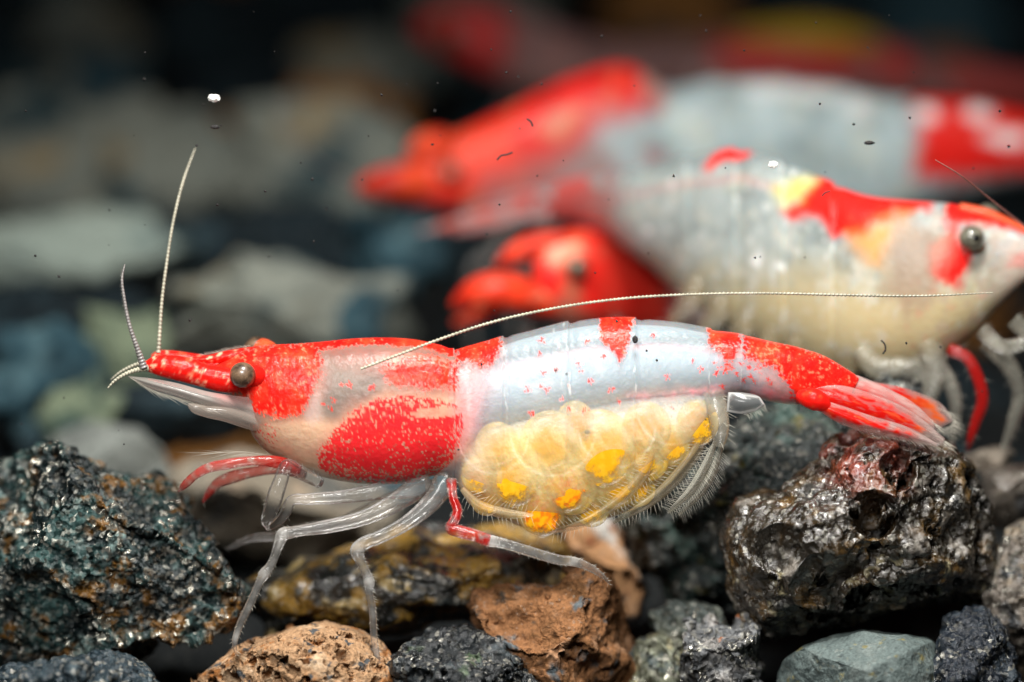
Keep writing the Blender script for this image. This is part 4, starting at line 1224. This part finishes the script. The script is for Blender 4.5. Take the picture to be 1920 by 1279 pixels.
# ---- tail fan
def fan_blade(name, A, B, redpoly, seed, bulge, alpha=0.28, redk=0.95, tip=None, label=None):
    V, F, px = sheet(A, B, 90, 26, bulge, 0.07)
    c = np.tile(np.array([0.78, 0.60, 0.56]), (len(px), 1))
    a_ = alpha * (0.8 + 0.5 * sstep(-0.2, 0.4, n2(np.stack([(px[:, 0] * 0.9 + px[:, 1] * 0.42) / 6, (px[:, 1] * 0.9 - px[:, 0] * 0.42)], 1), 5, seed + 7, 3)))
    w = redk * patch(px, redpoly, 10, 9, 20, seed)
    streak = n2(np.stack([(px[:, 0] * 0.9 + px[:, 1] * 0.42) / 6, (px[:, 1] * 0.9 - px[:, 0] * 0.42)], 1), 7, seed + 1, 3)
    rc = lay(np.tile(RED, (len(px), 1)), sstep(0.1, 0.5, streak), ORANGE_RED)
    rc = lay(rc, 0.6 * sstep(0.38, 0.6, n2(px, 8, seed + 2, 3)), FLECK)
    rc = lay(rc, 0.75 * sstep(1690, 1760, px[:, 0] + 30 * n2(px, 20, seed + 5)), (0.95, 0.22, 0.04))
    w = np.clip(w * (0.72 + 0.5 * sstep(-0.35, 0.2, streak)), 0, 1)
    c = lay(c, w, rc)
    a_ = np.maximum(a_, 0.93 * w)
    o = build(name, V, F, M['thin'], hero, cols=np.hstack([c, a_[:, None]]))
    if label: o['label'] = label
    if tip:
        V, F = fringe(tip[0], tip[1], tip[2], tip[3], seed, 0.45, 0.10)
        tag(build('setae', V, F, M['seta'], o, origin=hero['_o']), kind='stuff')
    return o


fan_blade('tail_paddle', [(1560, 706, 2.2), (1640, 716, 2.3), (1715, 734, 2.4), (1766, 758, 2.5), (1788, 788, 2.5)], [(1560, 730, 2.2), (1640, 752, 2.3), (1700, 782, 2.4), (1752, 806, 2.5), (1784, 792, 2.5)],
          [(1560, 706), (1700, 728), (1752, 756), (1776, 790), (1740, 796), (1640, 760)], 101, 0.1, 0.3, 1.0, ([(1740, 756, 2.5), (1775, 775, 2.5), (1786, 792, 2.5), (1750, 808, 2.5)], 40, (0.85, 0.5), 36))
fan_blade('telson', [(1566, 694, 1.2), (1605, 703, 1.2), (1660, 726, 1.2), (1715, 757, 1.2), (1752, 792, 1.2)], [(1540, 740, 1.2), (1590, 746, 1.2), (1650, 764, 1.2), (1710, 788, 1.2), (1752, 806, 1.2)],
          [(1550, 690), (1600, 700), (1600, 715), (1580, 722), (1620, 728), (1680, 755), (1730, 792), (1600, 756), (1540, 745)], 103, 0.25, 0.38, 0.95, ([(1742, 784, 1.2), (1755, 800, 1.2)], 14, (0.8, 0.6), 30))
fan_blade('tail_paddle', [(1520, 730, 0.4), (1560, 722, 0.4), (1635, 738, 0.4), (1710, 772, 0.5), (1772, 822, 0.6)], [(1520, 758, 0.4), (1560, 770, 0.4), (1630, 800, 0.4), (1700, 822, 0.5), (1768, 836, 0.6)],
          [(1515, 720), (1560, 726), (1640, 746), (1700, 776), (1740, 808), (1690, 816), (1600, 792), (1530, 765)], 105, 0.25, 0.34, 1.0, ([(1735, 804, 0.6), (1770, 828, 0.6), (1740, 828, 0.6)], 30, (0.8, 0.62), 34))
fan_blade('tail_paddle', [(1530, 746, 0.1), (1570, 758, 0.1), (1635, 780, 0.1), (1705, 802, 0.2), (1758, 832, 0.3)], [(1526, 764, 0.1), (1570, 792, 0.1), (1620, 812, 0.1), (1690, 826, 0.2), (1756, 838, 0.3)],
          [(1525, 745), (1575, 762), (1640, 786), (1668, 792), (1664, 806), (1700, 808), (1720, 822), (1640, 806), (1560, 785), (1525, 765)], 107, 0.3, 0.4, 1.0, ([(1600, 799, 0.1), (1660, 812, 0.1), (1720, 826, 0.2), (1752, 833, 0.3)], 60, (0.75, 0.65), 22))
V, F, pc = px_tube([(1500, 744, 0.5, 12), (1516, 746, 0.2, 19), (1534, 752, 0.1, 20), (1550, 762, 0.1, 12), (1560, 768, 0.1, 4)], 40, 20)
q = np.stack([V[:, 0] / K, V[:, 2] / K], 1)
c = lay(np.tile(RED, (len(V), 1)), 0.5 * sstep(0.1, 0.4, n2(q, 15, 110)), ORANGE_RED)
build('tail_fan_base', V, F, M['shell'], hero, cols=np.hstack([c, np.full((len(c), 1), 0.96)]))
# ------------------------------------------------------------------ shrimps out of focus behind
def far_shrimp(label, st, paint, n=150, m=60, ex=0.88, base=(0.46, 0.52, 0.51), inner=(0.48, 0.50, 0.46), alpha=0.78, seg=()):
    st = [tuple(map(float, s)) for s in st]
    mid = st[len(st) // 2]
    root = thing('shrimp', label, 'shrimp', W(mid[2], mid[3] + 60, mid[5]))
    g = body_geo(st, n, m, ex, seg, 0.03)
    px = g[3]
    c = np.tile(np.array(base, float), (len(px), 1))
    c = lay(c, 0.8 * sstep(-0.1, 0.35, n2(px, 60, 130, 4, 0.6)), np.array(base) * np.array([0.50, 0.52, 0.52]))
    c = lay(c, 0.4 * sstep(0.1, 0.4, n2(px, 45, 131)), np.array(base) * np.array([1.25, 1.15, 0.95]))
    c = lay(c, 0.8 * sstep(0.42, 0.55, n2(px, 18, 132, 3)), (0.8, 0.85, 0.85))
    a = np.full(len(px), alpha)
    c, a = paint(px, c, a)
    b = build_body('body', g, M['shell_far'], root, np.hstack([c, a[:, None]]))
    ins = []
    for s in st[1:-1]:
        t, q = np.array(s[:2]), np.array(s[2:4])
        ins.append(tuple(t + (q - t) * 0.1) + tuple(q - (q - t) * 0.06) + (s[4] * 0.82, s[5]))
    gi = body_geo(ins, 80, 36, 0.9)
    build_body('flesh', gi, M['muscle'], b, np.tile(np.array(inner, float), (len(gi[3]), 1)))
    return root


def paint_red(px, c, a, poly, soft, rag, seed, k=0.99, colr=RED, scale=30):
    w = k * patch(px, poly, soft, rag, scale, seed)
    rc = lay(np.tile(np.array(colr, float), (len(px), 1)), 0.25 * sstep(0, 0.5, n2(px, 30, seed + 1)), ORANGE_RED)
    return lay(c, w, rc if colr is RED else colr), np.maximum(a, w)


def far_eye(root, px, py, d, r, mat='eye_grey', pupil=True):
    V, F, v = ball(px, py, d, r, level=4)
    e = build('eye', V, F, M[mat], root)
    if pupil:
        V, F, v = ball(px + 0.22 * r, py - 0.02 * r, d - 0.72 * r * K, r * 0.42, 1, 1, 0.75, 3)
        build('pupil', V, F, M['pupil'], e, origin=root['_o'])


def far_blade(root, name, A, B, redk, seed, colr=RED):
    V, F, px = sheet(A, B, 24, 10, 0.2, 0.1)
    c = np.tile(np.array([0.7, 0.6, 0.58, 0.4]), (len(px), 1))
    w = redk * sstep(-0.5, 0.2, n2(px, 30, seed))
    c[:, :3] = lay(c[:, :3], w, colr)
    c[:, 3] = np.maximum(c[:, 3], w)
    return build(name, V, F, M['shell_far'], root, cols=c)


PALE = (0.72, 0.72, 0.66)
# --- second shrimp: pale, saddle of red and orange, faces the other way
def paint1(px, c, a):
    x, y = px[:, 0], px[:, 1]
    c = lay(c, 0.85 * sstep(440, 590, y + 40 * n2(px, 80, 139)), (0.70, 0.56, 0.29))
    c = lay(c, 0.55 * sstep(0.0, 0.35, n2(px, 34, 138, 4)) * sstep(600, 480, y), (0.36, 0.43, 0.44))
    c = lay(c, 0.6 * sstep(0.1, 0.4, n2(px, 40, 137, 4, 0.6)), (0.74, 0.72, 0.62))
    for k, (sx, sy) in enumerate(((1215, 432), (1418, 490), (1300, 572), (1262, 346), (1460, 500))):  # specular glints painted into the shell colour as white spots
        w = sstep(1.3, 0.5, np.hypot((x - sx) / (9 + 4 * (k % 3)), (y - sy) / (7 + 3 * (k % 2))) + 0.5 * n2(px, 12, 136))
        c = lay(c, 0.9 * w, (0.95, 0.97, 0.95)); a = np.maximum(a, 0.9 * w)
    tl = np.interp(x, [1100, 1240, 1320, 1400, 1480, 1555, 1620], [330, 302, 287, 283, 308, 343, 366])
    w = sstep(40, 8, y - tl + 16 * n2(px, 60, 135)) * (x < 1500)
    c = lay(c, 0.75 * w, (0.22, 0.27, 0.28))
    w = np.exp(-((y - tl - 52 + 10 * n2(px, 80, 134)) / 8) ** 2) * (x < 1480)
    c = lay(c, 0.6 * w, (0.62, 0.34, 0.32))
    w = sstep(0.2, 0.4, n2(px, 22, 128, 3)) * sstep(1640, 1560, x)
    c = lay(c, 0.6 * w, (0.82, 0.85, 0.82))
    c, a = paint_red(px, c, a, [(1470, 398), (1500, 365), (1540, 330), (1620, 340), (1660, 360), (1760, 362), (1745, 388), (1690, 402), (1640, 424), (1622, 444), (1560, 444), (1536, 408), (1505, 404), (1490, 420)], 12, 20, 140)
    c, a = paint_red(px, c, a, [(1596, 446), (1640, 424), (1690, 402), (1705, 400), (1670, 450), (1650, 500), (1625, 488), (1600, 462)], 24, 16, 142, 0.8, (0.85, 0.36, 0.04))
    c, a = paint_red(px, c, a, [(1452, 355), (1500, 335), (1535, 335), (1500, 372), (1470, 386)], 20, 12, 143, 0.8, (0.80, 0.72, 0.12))
    c, a = paint_red(px, c, a, [(1316, 320), (1334, 292), (1360, 275), (1420, 275), (1405, 296), (1360, 300), (1330, 322)], 6, 6, 144)
    c, a = paint_red(px, c, a, [(1775, 375), (1850, 385), (1990, 430), (1990, 460), (1900, 432), (1838, 418), (1802, 424), (1800, 450), (1822, 476), (1814, 510), (1792, 545), (1738, 512), (1744, 462), (1772, 440)], 10, 18, 145)
    c, a = paint_red(px, c, a, [(1895, 480), (1960, 460), (1960, 510), (1890, 500)], 8, 10, 146, 0.7)
    w = 0.16 * sstep(0.25, 0.4, n2(px, 14, 147, 3)) * sstep(1640, 1740, x) * sstep(480, 540, y)
    c = lay(c, 2.5 * w, (0.85, 0.25, 0.18))
    w = 0.85 * sstep(1190, 1080, x + 40 * n2(px, 50, 148)) * sstep(0.0, 0.2, 0.35 + n2(px, 60, 149))
    c = lay(c, w, (0.72, 0.06, 0.05)); a = np.maximum(a, w)
    w = patch(px, [(1680, 400), (1790, 440), (1745, 560), (1700, 600), (1660, 540)], 24, 26, 40, 150)
    c = lay(c, 0.75 * w, (0.40, 0.28, 0.20))
    w = sstep(1640, 1760, x) * sstep(-0.05, 0.35, n2(px, 30, 133, 4, 0.6)) * (a < 0.9)
    c = lay(c, 0.6 * w, (0.52, 0.40, 0.32))
    w = sstep(1830, 1900, x) * sstep(430, 470, y) * (a < 0.9)
    c = lay(c, 0.5 * w, (0.70, 0.52, 0.46))
    return c, a


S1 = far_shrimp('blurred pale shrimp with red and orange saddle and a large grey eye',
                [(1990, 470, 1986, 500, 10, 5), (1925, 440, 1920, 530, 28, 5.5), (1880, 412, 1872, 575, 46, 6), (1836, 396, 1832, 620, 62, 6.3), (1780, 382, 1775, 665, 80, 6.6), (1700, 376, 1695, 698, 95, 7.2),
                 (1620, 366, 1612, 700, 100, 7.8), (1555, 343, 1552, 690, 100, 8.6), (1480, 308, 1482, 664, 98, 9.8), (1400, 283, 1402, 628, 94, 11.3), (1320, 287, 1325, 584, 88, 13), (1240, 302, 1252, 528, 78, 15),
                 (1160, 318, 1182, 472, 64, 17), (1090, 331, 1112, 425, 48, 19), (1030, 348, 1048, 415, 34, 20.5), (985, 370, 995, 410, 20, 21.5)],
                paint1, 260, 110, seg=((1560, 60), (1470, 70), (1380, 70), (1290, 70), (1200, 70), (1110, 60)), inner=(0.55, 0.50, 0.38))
for i, (bx, by, tx, ty, d) in enumerate(((1300, 560, 1255, 610, 13.0), (1350, 585, 1300, 650, 12.0), (1400, 610, 1350, 676, 11.0), (1450, 630, 1405, 700, 10.2), (1500, 645, 1460, 716, 9.4), (1550, 660, 1515, 730, 8.8), (1600, 670, 1570, 738, 8.2))):
    leg_obj(S1, 'swimming_leg', [(bx + 20, by - 40, d - 0.8, 26), (bx, by, d - 0.9, 24), (0.5 * (bx + tx), 0.5 * (by + ty), d - 0.9, 17), (tx, ty, d - 0.8, 5)], 24, 10, (0.78, 0.66, 0.42), 0.35, None, 156 + i, setae=24, flat=0.5, seta_len=26)
far_eye(S1, 1822, 447, 4.9, 24)
far_eye(S1, 1852, 405, 8.2, 22, 'eye_grey', False)
V, F, pc = px_tube([(1800, 392, 6.2, 12), (1850, 403, 6, 12), (1900, 424, 5.8, 10), (1960, 452, 5.6, 7), (2010, 478, 5.4, 2)], 40, 12)
build('rostrum', V, F, M['shell_far'], S1, cols=np.tile(np.append(ORANGE_RED, 0.95), (len(V), 1)))
far_blade(S1, 'tail_paddle', [(1010, 368, 21), (930, 388, 22), (850, 410, 22.5), (785, 430, 23)], [(1005, 395, 21), (930, 415, 22), (850, 432, 22.5), (785, 436, 23)], 0.95, 152, (0.75, 0.07, 0.05))
far_blade(S1, 'tail_paddle', [(1015, 352, 21.5), (950, 362, 22.5), (900, 380, 23.5), (860, 400, 24)], [(1010, 380, 21.5), (950, 392, 22.5), (900, 400, 23.5), (860, 404, 24)], 0.9, 153, (0.6, 0.04, 0.04))
far_blade(S1, 'tail_paddle', [(1030, 392, 20), (960, 404, 21), (900, 416, 21.5), (850, 432, 22)], [(1030, 412, 20), (960, 424, 21), (900, 436, 21.5), (850, 438, 22)], 0.5, 154)
for i, (pts, rd, al) in enumerate((
        ([(1610, 655, 6.5, 20), (1650, 690, 6.3, 24), (1690, 690, 6.2, 22), (1718, 694, 6.1, 20), (1726, 730, 6.2, 13), (1728, 790, 6.4, 9), (1735, 830, 6.6, 3)], None, 0.6),
        ([(1740, 640, 6.0, 26), (1752, 690, 5.9, 26), (1742, 740, 5.9, 20), (1735, 780, 6.0, 14), (1742, 840, 6.4, 5)], None, 0.5),
        ([(1700, 660, 6.4, 18), (1770, 700, 6.0, 16), (1790, 745, 6.0, 14), (1792, 790, 6.2, 10), (1780, 850, 6.6, 4)], None, 0.5),
        ([(1780, 655, 5.6, 12), (1812, 670, 5.4, 11), (1832, 705, 5.3, 12), (1842, 755, 5.3, 12), (1830, 790, 5.4, 10), (1818, 830, 5.6, 6), (1814, 846, 5.8, 2)], 0.75, 0.6),
        ([(1850, 640, 6.2, 20), (1895, 690, 6.2, 17), (1912, 740, 6.3, 15), (1900, 790, 6.5, 12), (1880, 845, 6.8, 5)], None, 0.5),
        ([(1900, 600, 5.5, 16), (1950, 650, 5.4, 15), (1970, 720, 5.4, 13), (1975, 800, 5.6, 9), (1980, 860, 6, 4)], None, 0.5),
        ([(1840, 620, 5.5, 16), (1880, 650, 5.3, 14), (1925, 640, 5.3, 12), (1950, 620, 5.2, 8)], None, 0.5))):
    leg_obj(S1, 'walking_leg', pts, 40, 10, (0.88, 0.86, 0.72), al * 0.9, rd, 160 + i, mat='leg', setae=14, seta_len=16)
V, F, pc = px_tube([(1990, 480, 4.5, 2.0), (1920, 424, 4.0, 1.8), (1850, 368, 2.5, 1.5), (1800, 328, 1.0, 1.3), (1754, 300, 0.2, 0.8)], 120, 6, (9, 0.15))
build('antenna', V, F, M['antenna_pink'], S1)

# --- third shrimp: red front, white middle, red rear
def paint2(px, c, a):
    x, y = px[:, 0], px[:, 1]
    c, a = paint_red(px, c, a, [(640, 340), (760, 250), (900, 200), (1080, 90), (1200, 90), (1235, 170), (1180, 205), (1130, 235), (1080, 300), (980, 350), (900, 400), (700, 400)], 24, 46, 170, 0.99, RED, 70)
    c = lay(c, 0.8 * sstep(0.1, 0.4, n2(px, 55, 175)) * (x < 1250), (0.42, 0.01, 0.008))
    c = lay(c, 0.7 * sstep(0.2, 0.45, n2(px, 60, 176)) * (x < 1200), (0.8, 0.28, 0.14))
    w = 0.7 * patch(px, [(640, 340), (780, 270), (960, 230), (960, 300), (820, 360), (680, 380)], 30, 20, 50, 171)
    c = lay(c, w, (0.95, 0.09, 0.035))
    w = 0.8 * patch(px, [(1005, 245), (1060, 205), (1100, 205), (1050, 260)], 14, 8, 40, 172)
    c = lay(c, w, (0.7, 0.4, 0.25))
    w = 0.7 * patch(px, [(900, 330), (1080, 260), (1160, 300), (1160, 420), (900, 420)], 30, 20, 60, 173)
    c = lay(c, w, (0.45, 0.2, 0.18))
    c, a = paint_red(px, c, a, [(1705, 170), (1800, 170), (2100, 190), (2100, 320), (1830, 330), (1712, 335), (1722, 260)], 12, 24, 174)
    c = lay(c, 0.8 * sstep(0.15, 0.4, n2(px, 50, 177)) * (x > 1700), (0.45, 0.05, 0.02))
    for sx, sy, rx, ry in ((1735, 214, 26, 16), (1836, 212, 28, 16), (1890, 258, 50, 16), (1450, 168, 70, 12), (1530, 176, 50, 12), (1610, 200, 28, 20)):  # highlights along back and rear, painted white into the shell colour
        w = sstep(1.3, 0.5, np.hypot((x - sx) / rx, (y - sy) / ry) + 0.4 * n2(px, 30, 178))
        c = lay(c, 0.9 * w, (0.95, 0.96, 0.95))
    c = lay(c, 0.55 * sstep(0.0, 0.4, n2(px, 60, 179)) * (x > 1200) * (x < 1720), (0.75, 0.74, 0.6))
    return c, a


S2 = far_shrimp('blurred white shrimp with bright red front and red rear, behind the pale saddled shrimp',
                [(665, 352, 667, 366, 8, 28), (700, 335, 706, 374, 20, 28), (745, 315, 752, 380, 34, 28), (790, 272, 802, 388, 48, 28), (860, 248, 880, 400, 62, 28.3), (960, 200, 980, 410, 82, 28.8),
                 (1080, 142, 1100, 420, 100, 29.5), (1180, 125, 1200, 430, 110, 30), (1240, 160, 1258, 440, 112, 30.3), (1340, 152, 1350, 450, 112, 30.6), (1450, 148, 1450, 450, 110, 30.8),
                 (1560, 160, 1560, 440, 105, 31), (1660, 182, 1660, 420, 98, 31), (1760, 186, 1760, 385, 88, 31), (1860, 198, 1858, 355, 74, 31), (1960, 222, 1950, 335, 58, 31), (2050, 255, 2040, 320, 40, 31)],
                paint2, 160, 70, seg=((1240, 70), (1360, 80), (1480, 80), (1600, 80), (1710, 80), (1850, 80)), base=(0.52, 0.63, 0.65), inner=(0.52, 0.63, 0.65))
for pts in ([(850, 290, 28, 34), (815, 276, 27.5, 38), (780, 282, 27.3, 24), (764, 290, 27.3, 6)], [(820, 335, 28, 36), (760, 340, 27.4, 38), (705, 346, 27.2, 30), (672, 352, 27.2, 14)]):
    V, F, pc = px_tube(pts, 24, 14)
    build('antennule_stalk', V, F, M['shell_far'], S2, cols=np.hstack([lay(lay(np.tile(np.array([0.88, 0.09, 0.03]), (len(V), 1)), 0.9 * sstep(0.0, 0.35, fbm(V * 0.35, 3, 66)), (0.45, 0.012, 0.01)), 0.6 * sstep(0.15, 0.4, fbm(V * 0.5, 3, 67)), (0.8, 0.3, 0.16)), np.full((len(V), 1), 0.95)]))
far_eye(S2, 846, 326, 27.2, 20, 'eye', False)
far_blade(S2, 'tail_paddle', [(2020, 262, 31), (2080, 285, 31), (2150, 320, 31)], [(2020, 310, 31), (2080, 325, 31), (2150, 335, 31)], 0.9, 180)
for i, x in enumerate((960, 1040, 1120, 1200, 1270)):
    leg_obj(S2, 'walking_leg', [(x, 400, 28.6, 16), (x - 30, 470, 28.2, 13), (x - 70, 500, 28, 11), (x - 75, 560, 28, 9), (x - 70, 700, 28, 4)], 30, 8, (0.6, 0.55, 0.5), 0.45, None, 181 + i)
V, F, pc = px_tube([(700, 350, 28, 4), (640, 330, 27, 3), (580, 290, 25, 2.5), (540, 240, 24, 2), (520, 180, 24, 1)], 40, 6)
build('antenna', V, F, M['antenna_grey'], S2)

# --- fourth shrimp: only its red head shows under the tail of the second
def paint3(px, c, a):
    c, a = paint_red(px, c, a, [(820, 480), (960, 400), (1240, 380), (1260, 640), (820, 640)], 10, 10, 190)
    c = lay(c, 0.85 * sstep(0.05, 0.35, n2(px, 40, 196)), (0.5, 0.16, 0.09))
    c = lay(c, 0.7 * sstep(0.15, 0.4, n2(px, 34, 197)), (0.4, 0.008, 0.006))
    w = 0.8 * patch(px, [(1030, 450), (1090, 448), (1095, 475), (1040, 500), (1020, 480)], 14, 8, 30, 191)
    c = lay(c, w, FLECK)
    w = 0.7 * patch(px, [(930, 570), (1060, 560), (1130, 600), (1000, 620), (930, 600)], 14, 10, 30, 192)
    c = lay(c, w, (0.45, 0.2, 0.13))
    w = 0.8 * patch(px, [(1110, 440), (1280, 440), (1280, 640), (1120, 600)], 30, 10, 40, 193)
    return lay(c, w, (0.42, 0.02, 0.012)), a


S3 = far_shrimp('blurred red shrimp head with dark eye beneath the tail of the pale saddled shrimp',
                [(1000, 496, 1004, 566, 20, 17.8), (1018, 462, 1026, 590, 46, 18.1), (1040, 440, 1052, 604, 62, 18.4), (1100, 430, 1110, 612, 70, 18.9), (1170, 440, 1180, 622, 76, 19.6),
                 (1250, 460, 1260, 630, 78, 20.4), (1350, 480, 1360, 640, 76, 21.2), (1450, 500, 1455, 640, 66, 22), (1550, 520, 1552, 630, 54, 22.5), (1640, 545, 1640, 620, 38, 23)],
                paint3, 120, 60, seg=((1250, 60), (1350, 70), (1450, 70)), inner=(0.55, 0.4, 0.36))
far_eye(S3, 1082, 503, 17.3, 22, 'eye', False)
for pts in ([(1060, 584, 18, 14), (1010, 566, 17.6, 30), (960, 550, 17.2, 40), (905, 548, 17, 36), (866, 562, 17, 20), (846, 574, 17, 5)], [(1100, 455, 18.4, 22), (1040, 456, 18, 24), (985, 466, 17.9, 24), (950, 484, 17.8, 16), (930, 498, 17.8, 5)],
            [(960, 556, 18.8, 26), (900, 590, 18.8, 16), (850, 606, 19, 5)]):
    V, F, pc = px_tube(pts, 30, 14)
    q = np.stack([V[:, 0] / K, V[:, 2] / K], 1)
    c = lay(np.tile(np.array([0.85, 0.06, 0.02]), (len(V), 1)), 0.85 * sstep(-0.1, 0.3, n2(q, 40, 194)), (0.42, 0.012, 0.008))
    c = lay(c, 0.8 * sstep(0.12, 0.35, n2(q, 34, 198)), (0.75, 0.30, 0.17))
    build('antennule_stalk', V, F, M['shell_far'], S3, cols=np.hstack([c, np.full((len(c), 1), 0.95)]))
for i, x in enumerate((1000, 1080, 1160)):
    leg_obj(S3, 'walking_leg', [(x, 600, 18.5, 14), (x - 20, 650, 18.2, 12), (x - 55, 690, 18, 10), (x - 60, 760, 18, 8), (x - 50, 900, 18, 3)], 30, 8, (0.6, 0.5, 0.45), 0.4, None, 195 + i)

# --- fifth shrimp: dim dark red and yellow, farthest back
def paint4(px, c, a):
    c, a = paint_red(px, c, a, [(760, 0), (940, 0), (960, 60), (940, 140), (800, 120)], 20, 14, 200, 0.95, (0.45, 0.012, 0.01))
    c, a = paint_red(px, c, a, [(1330, 80), (1420, 76), (1500, 88), (1600, 92), (1640, 118), (1560, 150), (1420, 150), (1340, 120)], 14, 14, 201, 0.95, (0.55, 0.02, 0.012))
    c, a = paint_red(px, c, a, [(1370, 20), (1620, 20), (1660, 80), (1600, 88), (1480, 78), (1380, 66)], 14, 10, 202, 0.9, (0.62, 0.40, 0.01))
    c, a = paint_red(px, c, a, [(1640, 90), (1700, 100), (1720, 150), (1660, 150)], 14, 10, 203, 0.8)
    c, a = paint_red(px, c, a, [(1760, 100), (1990, 130), (1990, 220), (1780, 180)], 18, 14, 204, 0.85, (0.55, 0.08, 0.07))
    return c, a


S4 = far_shrimp('dim out of focus shrimp with dark red back and yellow ridge, highest on the slope',
                [(770, 48, 775, 66, 10, 47), (810, 20, 820, 96, 40, 47), (870, 5, 885, 130, 62, 47), (970, 20, 985, 180, 82, 47.5), (1080, 60, 1095, 215, 92, 48), (1200, 78, 1210, 225, 98, 48.4), (1320, 64, 1325, 230, 100, 48.8), (1430, 44, 1430, 230, 100, 49),
                 (1530, 38, 1530, 225, 96, 49), (1620, 56, 1618, 215, 88, 49), (1710, 90, 1705, 205, 76, 49), (1800, 112, 1795, 200, 62, 49), (1890, 130, 1885, 200, 48, 49), (1990, 150, 1985, 196, 32, 49)],
                paint4, 110, 50, base=(0.30, 0.16, 0.15), inner=(0.3, 0.2, 0.19))
far_eye(S4, 842, 62, 46.0, 24, 'eye', False)
for i, x in enumerate((960, 1060, 1160, 1250)):
    leg_obj(S4, 'walking_leg', [(x, 195, 48, 15), (x - 30, 240, 47.6, 13), (x - 60, 280, 47.5, 11), (x - 60, 340, 47.5, 8), (x - 55, 400, 47.5, 4)], 24, 8, (0.5, 0.42, 0.4), 0.45, None, 205 + i)
far_blade(S4, 'tail_paddle', [(1960, 152, 49), (2040, 170, 49), (2100, 195, 49)], [(1960, 190, 49), (2040, 205, 49), (2100, 205, 49)], 0.8, 210)

# ------------------------------------------------------------------ bits drifting in the water
def flake(name, label, px, py, d, r, sx, sy, mat, seed):
    v, f = ico(3)
    h = 1 + 0.5 * fbm(v * 1.8, 3, seed)
    c = W(px, py, d)
    V = c + r * K * h[:, None] * (v[:, :1] * sx * RIGHT + v[:, 1:2] * sy * UP + 0.5 * v[:, 2:3] * DIR)
    return tag(build(name, V, f, M[mat]), label, 'debris')


flake('white_flake', 'white flake drifting above the tall upright antenna', 401, 184, -1.0, 10, 1.1, 0.7, 'white_flake', 1)
flake('white_flake', 'white flake drifting in front of the back of the pale saddled shrimp', 1450, 309, -1.0, 8, 1, 0.8, 'white_flake', 2)
flake('dark_flake', 'dark flake drifting under the white flake by the tall antenna', 403, 238, -1.0, 7, 1.2, 0.5, 'dark_speck', 3)
flake('dark_flake', 'dark flake in front of the white middle of the red-ended shrimp', 1630, 268, -1.0, 8, 1.2, 0.45, 'dark_speck', 4)
flake('dark_flake', 'dark grain stuck beside the red band on the back of the sharp shrimp', 1191, 637, -0.25, 6, 0.8, 1.1, 'dark_speck', 5)
for lab, pts in (('thin dark fibre drifting before the red front of the blurred shrimp', [(932, 300), (940, 292), (950, 290), (961, 286)]),
                 ('short dark fibre above the rear of the sharp shrimp', [(1652, 638), (1659, 646), (1660, 656), (1655, 664)]),
                 ('tiny dark fibre drifting before the shoulder of the red-fronted shrimp', [(988, 223), (995, 228), (999, 237)]),
                 ('thin curved fibre on the red saddle of the pale shrimp', [(1541, 368), (1548, 361), (1557, 359)])):
    V, F, pc = px_tube([(a_, b_, -1.2, 1.6) for a_, b_ in pts], 24, 6)
    tag(build('dark_fibre', V, F, M['dark_speck']), lab, 'fibre')
rg = np.random.default_rng(77)
parts = []
for k in range(95):
    v, f = ico(1)
    parts.append((W(rg.uniform(0, 1920), rg.uniform(20, 860) ** 1.0, rg.uniform(-2.5, 0.5)) + v * K * rg.uniform(1.0, 2.6) * (1 + 0.3 * rg.normal(size=(len(v), 1))), f))
V, F = join(parts)
tag(build('suspended_dust', V, F, M['dark_speck']), 'fine dark specks drifting in the water', kind='stuff')
for o in bpy.data.objects:
    if '_o' in o:
        del o['_o']
